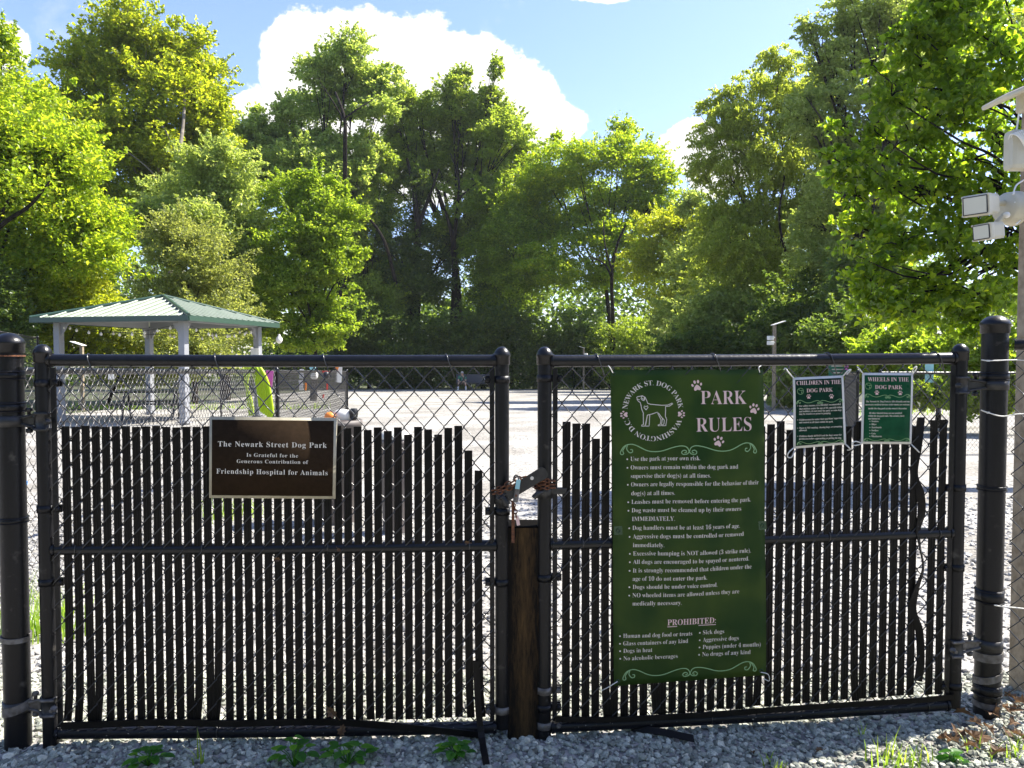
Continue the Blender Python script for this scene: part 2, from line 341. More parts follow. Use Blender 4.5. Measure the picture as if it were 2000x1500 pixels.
stones('gravel', 15000, (-2.1, 2.1), (3.1, 7.5), 0.009, 0.026, M['stone_pale'], 4)

# ------------------------------------------------------------------ the two gate leaves
class Leaf:
    def __init__(s, A, B):
        s.A = Vector((*A, 0)); s.B = Vector((*B, 0)); s.u = (s.B-s.A).normalized(); s.n = Vector((s.u.y, -s.u.x, 0)); s.L = (s.B-s.A).length
    def pt(s, u, n, z): return s.A+s.u*u+s.n*n+Vector((0, 0, z))
    def hit(s, px, py, off=0.0):
        d = ray(px, py); o = s.A+s.n*off; return CP+d*((o-CP).dot(s.n)/d.dot(s.n))
    def uz(s, px, py, off=0.0):
        p = s.hit(px, py, off); return (p-s.A).dot(s.u), p.z
LL = Leaf((-1.558, 2.50), (-0.034, 2.555)); LR = Leaf((0.111, 2.556), (1.601, 2.69))
def zigzag(b, P, u0, u1, z0, z1, hw, hh, r, t, sides, seed=0, jit=0.0, simple=False, skip=None):
    """woven chain-link: wire k zigzags between column k and k+1"""
    rs = random.Random(seed); nk = int(round((u1-u0)/hw)); nj = int(math.ceil((z1-z0)/hh))
    ph = [rs.random()*6.28 for _ in range(4)]
    def dev(u, z): return (jit*math.sin(u*3.1+z*2.3+ph[0])+jit*0.6*math.sin(u*7.7-z*5.1+ph[1]), jit*math.sin(u*2.7-z*3.3+ph[2]), jit*0.7*math.sin(u*5.3+z*4.1+ph[3]))
    for k in range(nk):
        pts = []
        for j in range(nj+1):
            o = (j+k) % 2
            u = u0+(k+o)*hw+(r if o else -r); z = z1-j*hh
            if z < z0: z = z0
            du, dn, dz = dev(u, z)
            pts.append(P(u+du, dn, z+dz))
            if j < nj and not simple:
                o2 = (j+1+k) % 2; ua, ub = u, u0+(k+o2)*hw+(r if o2 else -r)
                side = t if o2 == 0 else -t       # the stroke that climbs to the right lies in front
                zb = max(z1-(j+1)*hh, z0)
                for q in (0.16, 0.84):
                    uu = ua+(ub-ua)*q; zz = z+(zb-z)*q; du, dn, dz = dev(uu, zz)
                    pts.append(P(uu+du, side+dn, zz+dz))
        b.tube(pts, r, sides, caps=False)
    return nk
def slat_shape(b, P, uc, zt, zb, w, kink=0.0, mid=None, lean=0.0):
    prof = [(-w/2, -.0006), (-w/2+.0012, .0024), (-w*.28, .0030), (-w*.24, .0014), (-w*.06, .0014), (-w*.02, .0030), (w*.08, .0030), (w*.12, .0014), (w*.30, .0014), (w*.34, .0028), (w/2-.001, .0024), (w/2, -.0006), (w/2-.002, -.0024), (-w/2+.002, -.0024)]
    zs = [zt, zt-(zt-zb)*.33, zt-(zt-zb)*.66, zb+0.09, zb+.05, zb]
    n = len(prof); vs = []
    sway = random.uniform(-.0012, .0012)
    for i, z in enumerate(zs):
        q = (zt-z)/(zt-zb); dx = sway*math.sin(q*5)+lean*q+(kink*((q-.86)/.14) if q > .86 else 0)
        for (x, y) in prof: vs.append(P(uc+x+dx, y, z))
    fs = [(i*n+k, i*n+(k+1) % n, (i+1)*n+(k+1) % n, (i+1)*n+k) for i in range(len(zs)-1) for k in range(n)]
    b.add(vs, fs); b.add(vs[:n], [tuple(range(n))]); b.add(vs[-n:], [tuple(range(n-1, -1, -1))])
def dome(b, c, r, h=0.030):
    b.lathe([(r*1.0, -.032), (r*1.13, -.030), (r*1.13, -.004), (r*1.2, -.002), (r*1.2, .004), (r*1.08, h*.40), (r*.8, h*.72), (r*.45, h*.94), (r*.12, h)], c, 24)
def band(b, c, axis_u, axis_n, r, z, w, reach, bolt=True):
    c = Vector((c.x, c.y, z)); b.lathe([(r+.0005, -w/2), (r+.0032, -w/2), (r+.0032, w/2), (r+.0005, w/2)], c, 20)
    e = c+axis_u*(reach/2)*1.0; rot = Matrix((axis_u, axis_n, Vector((0, 0, 1)))).transposed()
    for sgn in (-1, 1): b.box(e+axis_n*(sgn*.008), (abs(reach), .003, w), rot)
    if bolt:
        t = c+axis_u*(reach-math.copysign(.01, reach))
        b.lathe([(.006, -.022), (.009, -.020), (.009, -.013), (.004, -.012), (.004, .012), (.009, .013), (.009, .020), (.006, .023)], t, 8, axis=axis_n)
def gate(leaf, label, px, slat_px, tops, bots, top_ends, mid_ends, bot_ends, cap_y, bar_px, base_y, hinge_side, ties, bands, kinks):
    base = leaf.pt(0 if hinge_side < 0 else leaf.L, 0, 0)
    g = thing('chain_link_gate', label, 'gate', base, 'leaves of the double gate'); PR = 0.0242
    uzs = lambda p: leaf.uz(*p)
    for i in (0, 1):
        b = MB(); c = leaf.pt(leaf.L*i, 0, 0); zt = leaf.uz(px[i], cap_y[i])[1]-.03; zb = base_y[i]
        b.tube([c+Vector((0, 0, zb)), c+Vector((0, 0, .16)), c+Vector((0, 0, zt))], PR, 20)
        po = b.build('post', M['vinyl_worn' if i == (1 if hinge_side > 0 else 0) or True else 'vinyl'], g)
        d = MB(); dome(d, c+Vector((0, 0, zt)), PR); d.build('cap', M['vinyl'], po)
    rails = {}
    for nm, ends, rr in (('top_rail', top_ends, .0208), ('middle_rail', mid_ends, .0195), ('bottom_rail', bot_ends, .0205)):
        (ua, za), (ub, zb) = uzs(ends[0]), uzs(ends[1]); sl = (zb-za)/(ub-ua); z0 = za-sl*ua; zL = z0+sl*leaf.L
        b = MB(); k = 14
        sag = -.004 if nm != 'top_rail' else -.002
        b.tube([leaf.pt(PR*.8+(leaf.L-1.6*PR)*i/k, 0, z0+(zL-z0)*i/k+sag*math.sin(math.pi*i/k)) for i in range(k+1)], rr, 18)
        for e in (0, 1):       # weld collars
            b.tube([leaf.pt(e*leaf.L+(1-2*e)*(PR+.001), 0, z0 if e == 0 else zL), leaf.pt(e*leaf.L+(1-2*e)*(PR+.007), 0, z0 if e == 0 else zL)], rr+.0035, 16)
        b.build(nm, M['vinyl_specked' if nm == 'bottom_rail' else 'vinyl'], g); rails[nm] = (z0, zL, rr)
    zr = lambda nm, u: rails[nm][0]+(rails[nm][1]-rails[nm][0])*u/leaf.L
    us = [leaf.uz(x, 850)[0] for x in slat_px]; pitch = (us[-1]-us[0])/(len(us)-1)
    hw = pitch; u0 = us[0]-hw/2-2*hw; nfull = len(us)+4
    b = MB(); OFF = 0.012
    ua, ub = leaf.uz(bar_px[0], 900)[0], leaf.uz(bar_px[1], 900)[0]
    k0 = math.ceil((ua-u0)/hw-.6); k1 = int((ub-u0)/hw+.6)
    P = lambda u, n, z: leaf.pt(u, OFF+n, z)
    ztop = lambda u: zr('top_rail', u)-.022
    for k in range(k0, k1):
        z1 = ztop(u0+k*hw); pass
    mesh_top = (ztop(0)+ztop(leaf.L))/2; tilt = (ztop(leaf.L)-ztop(0))/leaf.L
    Pm = lambda u, n, z: leaf.pt(u, OFF+n, z+tilt*(u-leaf.L/2))
    zigzag(b, Pm, u0+k0*hw, u0+k1*hw, zr('bottom_rail', leaf.L/2)+.012, mesh_top, hw, .0405, .0021, .0058, 5, seed=hinge_side+5, jit=.0016)
    b.build('chain_link_mesh', M['wire'], g)
    b = MB()
    for i, x in enumerate(slat_px):
        u = us[i]; zt = leaf.uz(x, tops[i])[1] if tops[i] and tops[i] > 0 else leaf.uz(x, 832)[1]; zb = leaf.uz(x, bots(x))[1]
        if tops[i] == -1: continue
        slat_shape(b, P, u, zt, zb+random.uniform(-.004, .004), pitch*.81, kinks.get(i, 0), lean=random.uniform(-.001, .001))
    b.build('privacy_slats', M['slat'], g)
    for i, x in enumerate(bar_px):
        b = MB(); u = leaf.uz(x, 900)[0]
        b.box(leaf.pt(u, OFF+.001, (zr('top_rail', u)+zr('bottom_rail', u))/2), (.016, .006, zr('top_rail', u)-zr('bottom_rail', u)-.05), Matrix((leaf.u, leaf.n, Vector((0, 0, 1)))).transposed())
        b.build('tension_bar', M['vinyl_worn'], g)
    for (e, y, gal) in bands:
        b = MB(); c = leaf.pt(leaf.L*e, 0, 0); z = leaf.uz(px[e], y)[1]; s = 1 if e == 0 else -1
        band(b, c, leaf.u*s, leaf.n, PR, z, .024, (.058)*s*s, True); b.build('tension_band', M['galv' if gal else 'vinyl_worn'], g)
    for (rn, x) in ties:
        y = {'top_rail': 704, 'middle_rail': 1060, 'bottom_rail': 1410}[rn]; u = leaf.uz(x, y)[0]; z = zr(rn, u); rr = rails[rn][2]+.002
        pts = [leaf.pt(u-.006+.012*q, rr*math.cos(a), z+rr*math.sin(a)) for q, a in [(i/12, -2.6+i*4.0/12*1.15) for i in range(13)]]
        pts = [leaf.pt(u-.004, -rr*.7, z-rr*.7)]+[leaf.pt(u-.004+.018*i/10, -rr*math.cos(math.pi*i/10), z+rr*math.sin(math.pi*i/10)) for i in range(11)]+[leaf.pt(u+.022, rr*.98, z-.02), leaf.pt(u+.033, .018, z-.052), leaf.pt(u+.036, .014, z-.056)]
        if rn != 'top_rail': pts = [leaf.pt(u+rr*.3*math.sin(i), rr*math.sin(2*math.pi*i/14), z+rr*math.cos(2*math.pi*i/14)) if 0 else leaf.pt(u+.004*math.sin(i*.5), rr*math.sin(2*math.pi*i/14), z+rr*math.cos(2*math.pi*i/14)) for i in range(15)]
        b = MB(); b.tube(pts, .0019, 6); b.build('wire_tie', M['wire'], g)
    return g, rails, zr, OFF, PR, P
tl = [832, 833, 831, 832, 833, 832, 832, 833, 832, 831, 833, 834, 833, 833]+[None]*13+[831, 835.5, 832.5, 839, 834, 841, 834, 848, 833, 838, 848, 835, 831, 879, 918]
sl = [132+(934.5-132)*i/41 for i in range(42)]
GL, railsL, zrL, OFF, PR, PL = gate(LL, 'left leaf of the black chain-link gate, the one carrying the brown plaque', (82, 980.5), sl, tl, lambda x: 1404 if x < 700 else 1402-(x-700)*.02,
    [(90, 703.5), (960, 704.5)], [(90, 1073), (960, 1065.5)], [(250, 1429), (960, 1420)], (672, 677), (112, 961), (.0, .035), -1,
    [('top_rail', 170), ('top_rail', 417), ('top_rail', 628), ('top_rail', 868), ('middle_rail', 150), ('middle_rail', 396), ('middle_rail', 640), ('middle_rail', 915), ('bottom_rail', 425)],
    [(0, 748, 0), (0, 993, 0), (0, 1136, 0), (1, 741, 0), (1, 998, 0), (1, 1136, 0), (1, 1384, 1)], {0: -.012, 1: -.01, 3: -.012, 4: -.004, 13: -.012, 15: -.016, 30: .004, 40: .006, 41: .01})
srp = [1105.5, 1125, 1144, 1162.5, 1181]; n2 = 40
sr = [1105.5+(19.1*i-0.0082*i*i) for i in range(40)]
tr = [823, 826.5, 826.5, 856, 831.5]+[None]*16+[828, 822, 839, 821]+[None]*5+[823, 831]+[None]*5+[-1, 820, 819]
GR, railsR, zrR, OFF, PR, PRt = gate(LR, 'right leaf of the black chain-link gate, the one carrying the tall park rules banner', (1064, 1875.5), sr, tr, lambda x: 1404-(x-1105)*.072+(2 if x < 1400 else 0),
    [(1080, 705), (1865, 699.5)], [(1080, 1063), (1865, 1040)], [(1100, 1417.5), (1865, 1375)], (677, 671), (1083, 1853), (.0, .045), 1,
    [('top_rail', 1160), ('top_rail', 1388), ('top_rail', 1612), ('top_rail', 1822), ('middle_rail', 1135), ('middle_rail', 1614), ('middle_rail', 1828), ('bottom_rail', 1385), ('bottom_rail', 1805)],
    [(0, 739, 0), (0, 1127, 0), (0, 1346, 1), (0, 1380, 0), (0, 1414, 1), (1, 952, 0), (1, 1107, 0), (1, 1337, 0)], {4: .01, 9: .012, 20: -.006, 30: .01})
# twisted loose slats woven at the right end of the right leaf
def ribbon(b, pts, wdir, nrm, w, th):
    vs = []; n = len(pts)
    for i, p in enumerate(pts):
        wd = (wdir[i] if isinstance(wdir, list) else wdir); nn = nrm[i] if isinstance(nrm, list) else nrm
        for a, c in ((-1, -1), (1, -1), (1, 1), (-1, 1)): vs.append(Vector(p)+wd*(a*w/2)+nn*(c*th/2))
    fs = [(i*4+k, i*4+(k+1) % 4, (i+1)*4+(k+1) % 4, (i+1)*4+k) for i in range(n-1) for k in range(4)]
    b.add(vs, fs, False); b.add(vs[:4], [(3, 2, 1, 0)]); b.add(vs[-4:], [(0, 1, 2, 3)])
def smooth_path(pts, k=6):
    out = []; P_ = [Vector(p) for p in pts]
    for i in range(len(P_)-1):
        p0 = P_[max(i-1, 0)]; p1 = P_[i]; p2 = P_[i+1]; p3 = P_[min(i+2, len(P_)-1)]
        for j in range(k):
            t = j/k; out.append(0.5*((2*p1)+(p2-p0)*t+(2*p0-5*p1+4*p2-p3)*t*t+(3*p1-p0-3*p2+p3)*t**3))
    out.append(P_[-1]); return out
def loose(pxs, w=.027, tw=0.0, leaf=LR, off=.013):
    pts = smooth_path([leaf.hit(x, y, off+o) for x, y, o in pxs]); n = len(pts); wd = []; nn = []
    for i in range(n):
        a = tw*math.sin(i/n*9); wd.append(leaf.u*math.cos(a)+leaf.n*math.sin(a)); nn.append(leaf.n*math.cos(a)-leaf.u*math.sin(a))
    b = MB(); ribbon(b, pts, wd, nn, w, .004); return b
b = loose([(1799, 815, 0), (1793, 870, .006), (1785, 925, -.004), (1797, 960, .01), (1800, 1000, .006), (1793, 1035, 0), (1797, 1070, .004), (1803, 1110, .008), (1790, 1150, .008), (1782, 1190, .004), (1795, 1230, .01), (1798, 1290, .005), (1793, 1330, 0)], .026, .9)
b.build('loose_slat', M['slat'], GR)
# channel strips lying along the bottom rails
b = MB(); pts = [LL.hit(x, y, .03) for x, y in ((120, 1418), (300, 1411), (450, 1413), (640, 1410), (800, 1421), (945, 1436))]
ribbon(b, smooth_path(pts, 4), Vector((0, 0, 1)), LL.n, .022, .006); b.build('bottom_channel', M['slat'], GL)
b = MB(); pts = [LR.hit(x, y, .028) for x, y in ((1085, 1404), (1200, 1405), (1390, 1395), (1600, 1380), (1780, 1369), (1862, 1361))]
ribbon(b, smooth_path(pts, 4), Vector((0, 0, 1)), LR.n, .018, .006); b.build('bottom_channel', M['slat'], GR)
# hinges
def hinge(g, leaf, e, z, post_c, post_r, dirty):
    b = MB(); c = leaf.pt(leaf.L*e, 0, z); s = -1 if e == 0 else 1
    b.lathe([(PR+.001, -.030), (PR+.006, -.030), (PR+.006, -.024), (PR+.003, -.022), (PR+.003, .022), (PR+.006, .024), (PR+.006, .030), (PR+.001, .030)], c, 20)
    pc = Vector((post_c[0], post_c[1], z))
    h = b.build('hinge', M['steel_dark'], g); b = MB()
    b.lathe([(post_r+.001, -.018), (post_r+.004, -.018), (post_r+.004, .018), (post_r+.001, .018)], pc, 24)
    b.build('hinge_strap', M['steel_dark'], h)
    b = MB(); d = (pc-c).normalized(); m_ = c+d*(PR+.004); q = pc-d*post_r
    nn = leaf.n
    for dz in (-.026, .026):
        b.tube(smooth_path([c+nn*(PR+.006)+d*-.03+Vector((0, 0, dz)), c+nn*(PR+.008)+d*.012+Vector((0, 0, dz)), m_+nn*.012+Vector((0, 0, dz*.8)), q+nn*.01+Vector((0, 0, dz*.4))], 4), .0048, 8)
    b.lathe([(.008, -.04), (.011, -.036), (.011, -.026), (.006, -.025), (.006, .03), (.011, .032), (.011, .04), (.008, .044)], (m_+q)/2, 8)
    b.box((m_+q)/2+nn*.002, ((q-m_).length, .012, .03), Matrix((d, nn, Vector((0, 0, 1)))).transposed(), .003)
    b.lathe([(.010, -.004), (.010, .006), (.006, .008), (.006, .02)], c+nn*(PR+.006)+d*-.03, 8, axis=nn)
    b.build('bolt', M['galv' if dirty else 'steel_dark'], h)
POST_L = (-1.668, 2.50); POST_R = (1.7445, 2.722); RL = .0405; RR = .0432
hinge(GL, LL, 0, LL.uz(82, 822)[1], POST_L, RL, False); hinge(GL, LL, 0, LL.uz(90, 1376)[1], POST_L, RL, True)
hinge(GR, LR, 1, LR.uz(1875, 752)[1], POST_R, RR, False); hinge(GR, LR, 1, LR.uz(1873, 1262)[1], POST_R, RR, True)
# ------------------------------------------------------------------ the big gate posts
def fence_post(c, r, ztop, label, bands_z, wrap):
    t = thing('gate_post', label, 'post', (c[0], c[1], 0), 'posts the double gate hangs from')
    b = MB(); cc = Vector((c[0], c[1], 0)); b.tube([cc+Vector((0, 0, -.1)), cc+Vector((0, 0, .2)), cc+Vector((0, 0, ztop-.03))], r, 28); b.build('shaft', M['vinyl_worn'], t)
    b = MB(); dome(b, cc+Vector((0, 0, ztop-.03)), r*.97, .034); b.build('cap', M['vinyl'], t)
    for z, w, gal in bands_z:
        b = MB(); b.lathe([(r+.0005, -w/2), (r+.004, -w/2), (r+.004, w/2), (r+.0005, w/2)], cc+Vector((0, 0, z)), 28)
        for k in (-1, 1): b.lathe([(r+.001, k*w*.4-.0015), (r+.006, k*w*.4-.0015), (r+.006, k*w*.4+.0015), (r+.001, k*w*.4+.0015)], cc+Vector((0, 0, z)), 28)
        b.build('band', M['galv' if gal else 'vinyl_worn'], t)
    for z0, dz, w, m in wrap:
        b = MB(); pts = [cc+Vector((math.cos(a)*(r+.003), math.sin(a)*(r+.003), z0+dz*math.sin(a*.5+.6))) for a in [i*2*math.pi/24 for i in range(25)]]
        nn = [(p-cc-Vector((0, 0, p.z))).normalized() for p in pts]
        ribbon(b, pts, Vector((0, 0, 1)), nn, w, .004); b.build('tape_wrap', M[m], t)
    return t
zl = lambda px, py, Y: at(px, py, Y).z
fence_post(POST_L, RL, zl(12, 653, 2.5), 'thick black steel post the left gate leaf is hinged on', [(zl(20, 795, 2.5), .035, 0), (zl(20, 1015, 2.5), .02, 0), (zl(20, 733, 2.5), .03, 0)],
           [(zl(25, 1245, 2.5), .006, .016, 'galv'), (zl(12, 695, 2.5), .0, .005, 'rust'), (zl(25, 1378, 2.5), -.02, .03, 'galv')])
PRp = fence_post(POST_R, RR, zl(1942, 618, 2.722), 'thick black steel post the right gate leaf is hinged on', [(zl(1935, 1163, 2.72), .05, 0), (zl(1940, 735, 2.72), .03, 0), (zl(1940, 953, 2.72), .018, 0), (zl(1935, 1345, 2.72), .04, 0)],
           [(zl(1930, 1315, 2.72), -.03, .025, 'galv'), (zl(1930, 1278, 2.72), -.006, .03, 'galv'), (zl(1930, 1372, 2.72), .0, .02, 'galv')])
# rusty steel stop post between the leaves
cpx = at(1024, 1200, 2.60); wd = 66/F*2.60
t = thing('stop_post', 'rusty dark square steel post standing between the two gate leaves', 'post', (cpx.x, 2.60, 0))
b = MB(); zt = zl(1024, 1028, 2.57)
for sx in (-1, 1): b.box((cpx.x+sx*(wd/2-.004), 2.60, zt/2-.03), (.008, wd, zt+.06))
for sy in (-1, 1): b.box((cpx.x, 2.60+sy*(wd/2-.0045), zt/2-.03), (wd-.016, .008, zt+.06))
b.build('tube', M['rustpost'], t)
b = MB(); b.box((cpx.x, 2.60, zt+.002), (wd-.004, wd-.004, .005)); b.build('cap_plate', M['capdark'], t)
# ------------------------------------------------------------------ latch, chain, lock
def plate(b, p0, p1, w, th, nrm):
    d = (p1-p0).normalized(); s = d.cross(nrm).normalized(); poly = []
    for k in range(7):
        a = -math.pi/2+math.pi*k/6; poly.append(p1+d*(w/2*.55*math.cos(a))+s*(w/2*math.sin(a)))
    poly = [p0-s*(w/2)]+poly+[p0+s*(w/2)]
    b.prism([q-nrm*(th/2) for q in poly], nrm*th)
lat = thing('fork_latch', 'grey steel fork latch arm raised slantwise across the gap between the leaves', 'latch', LL.pt(LL.L, 0, .85))
b = MB(); p0 = LL.hit(988, 968, .05); p1 = LL.hit(1062, 923, .05); plate(b, p0, p1, .040, .006, LL.n)
b.build('arm', M['steel_dark'], lat)
b = MB(); plate(b, LL.hit(990, 966, .057), LL.hit(1012, 953, .057), .036, .005, LL.n); b.tube([LL.hit(973, 975, .055), LL.hit(992, 963, .055)], .004, 8); b.tube([LL.hit(972, 962, .03), LL.hit(985, 975, .055), LL.hit(990, 985, .05)], .011, 10)
b.build('pivot_plate', M['steel_dark'], lat)
b = MB(); b.lathe([(.006, -.001), (.006, .001)], LL.hit(1039, 934, .0545), 12, axis=LL.n); b.build('bolt_hole', M['letter'], lat)
b = MB(); b.lathe([(PR+.0005, -.02), (PR+.004, -.02), (PR+.004, .02), (PR+.0005, .02)], LL.pt(LL.L, 0, LL.uz(980, 972)[1]), 20); b.build('collar', M['steel_dark'], lat)
keep = thing('latch_catch', 'black latch catch clamped on the right leaf meeting post', 'latch', LR.pt(0, 0, .8))
b = MB(); z = LR.uz(1065, 958)[1]; c = LR.pt(0, 0, z); b.lathe([(PR+.0005, -.024), (PR+.006, -.024), (PR+.006, .024), (PR+.0005, .024)], c, 20)
b.box(c+LR.u*.045+LR.n*.008, (.06, .02, .022), Matrix((LR.u, LR.n, Vector((0, 0, 1)))).transposed(), .003); b.build('collar', M['steel_dark'], keep)
b = MB(); b.tube(smooth_path([c+LR.n*.025-LR.u*.012, c+LR.n*.035-LR.u*.028+Vector((0, 0, -.004)), c+LR.n*.036-LR.u*.042+Vector((0, 0, -.018))], 4), .009, 8)
b.build('hook', M['steel_dark'], keep)
def chain(b, pts, link=.024, r=.0026, w=.0085):
    path = smooth_path(pts, 8); acc = [0]
    for i in range(1, len(path)): acc.append(acc[-1]+(path[i]-path[i-1]).length)
    n = int(acc[-1]/(link*.78))
    for k in range(n):
        s = (k+.5)*link*.78; i = max(j for j in range(len(acc)) if acc[j] <= s); i = min(i, len(path)-2)
        d = (path[i+1]-path[i]).normalized(); p = path[i]+d*(s-acc[i]); a = d.orthogonal().normalized(); bb = d.cross(a)
        ax = (a*math.cos(.6)+bb*math.sin(.6)) if k % 2 else (a*math.cos(.6+1.57)+bb*math.sin(.6+1.57))
        b.torus(p, d, ax, w, r, 10, 5, link/2/w)
ch = thing('chain', 'rusty orange chain wound round both meeting posts of the gate', 'chain', LL.pt(LL.L, 0, .85))
b = MB(); chain(b, [LL.hit(962, 958, .03), LL.hit(975, 955, .045), LL.hit(995, 944, .062), LL.hit(1015, 934, .062), LL.hit(1030, 930, .05)]); chain(b, [LL.hit(964, 965, .035), LL.hit(985, 957, .058), LL.hit(1005, 947, .064), LL.hit(1018, 938, .06)])
b.build('strand', M['rust'], ch)
b = MB()
for dz in (0, -.012, -.023):
    cc = LR.pt(0, 0, LR.uz(1066, 938)[1]+dz); chain(b, [cc+Vector((math.cos(a)*.034, -math.sin(a)*.034, .004*math.sin(a))) for a in [i*math.pi/8-.5 for i in range(17)]], .018, .0026, .007)
b.build('coil', M['rust'], ch)
b = MB(); chain(b, [LL.hit(998, 978, .05), LL.hit(1004, 988, .045), LL.hit(1007, 1000, .04), LL.hit(1008, 1012, .04)], .016, .002, .006); b.build('hanging_strand', M['rust'], ch)
lk = thing('padlock', 'small silver combination padlock with a pale blue and white face hanging from the chain', 'padlock', LL.hit(1010, 955, .07))
rot = Matrix.Rotation(R(-8), 3, LL.n)@Matrix((LL.u, LL.n, Vector((0, 0, 1)))).transposed()
b = MB(); b.box(LL.hit(1009, 964, .072), (.017, .012, .058), rot, .004); b.build('body', M['galv'], lk)
b = MB(); b.box(LL.hit(1011.5, 946, .079), (.0145, .002, .031), rot, .0006); b.build('dial_face', M['teal'], lk)
b = MB(); b.tube([LL.hit(1008+5*math.cos(a), 938-10*math.sin(a), .070) for a in [i*math.pi/10 for i in range(11)]], .0028, 8); b.build('shackle', M['galv'], lk)
b = MB(); b.lathe([(.004, -.001), (.004, .0015)], LL.hit(1008, 968, .0785), 12, axis=LL.n); b.build('keyhole', M['rust'], lk)
tg = thing('drop_rod', 'rusty flat drop rod with a pinkish tag below the latch', 'rod', LL.hit(1002, 1028, .03))
b = MB(); b.box((LL.hit(1002, 978, .03)+LL.hit(1002, 1060, .03))/2, (.010, .006, abs(LL.hit(1002, 978, .03).z-LL.hit(1002, 1060, .03).z))); b.build('rod', M['rust'], tg)
b = MB(); b.box(LL.hit(1011, 1017, .034), (.011, .003, .032), Matrix.Rotation(R(12), 3, LL.n)); b.build('tag', M['inkpink'], tg)

# ------------------------------------------------------------------ printed signs
def bold(s):
    o = ''
    for c in s:
        if 'A' <= c <= 'Z': o += chr(0x1D400+ord(c)-65)
        elif 'a' <= c <= 'z': o += chr(0x1D41A+ord(c)-97)
        elif '0' <= c <= '9': o += chr(0x1D7CE+ord(c)-48)
        else: o += c
    return o
_tx = {}
def glyphs(s, off=0.0, res=3, sp=1.0):
    k = (s, off, sp)
    if k in _tx: return _tx[k]
    c = bpy.data.curves.new('txt', 'FONT'); c.body = bold(s); c.offset = off; c.resolution_u = res; c.space_character = sp
    o = bpy.data.objects.new('txt', c); COL.objects.link(o); bpy.context.view_layer.update()
    e = o.evaluated_get(bpy.context.evaluated_depsgraph_get()); me = e.to_mesh()
    V = np.array([v.co[:] for v in me.vertices]); Fs = [tuple(p.vertices) for p in me.polygons]
    e.to_mesh_clear(); bpy.data.objects.remove(o); bpy.data.curves.remove(c)
    x0 = V[:, 0].min(); V[:, 0] -= x0
    _tx[k] = (V, Fs, V[:, 0].max()); return _tx[k]
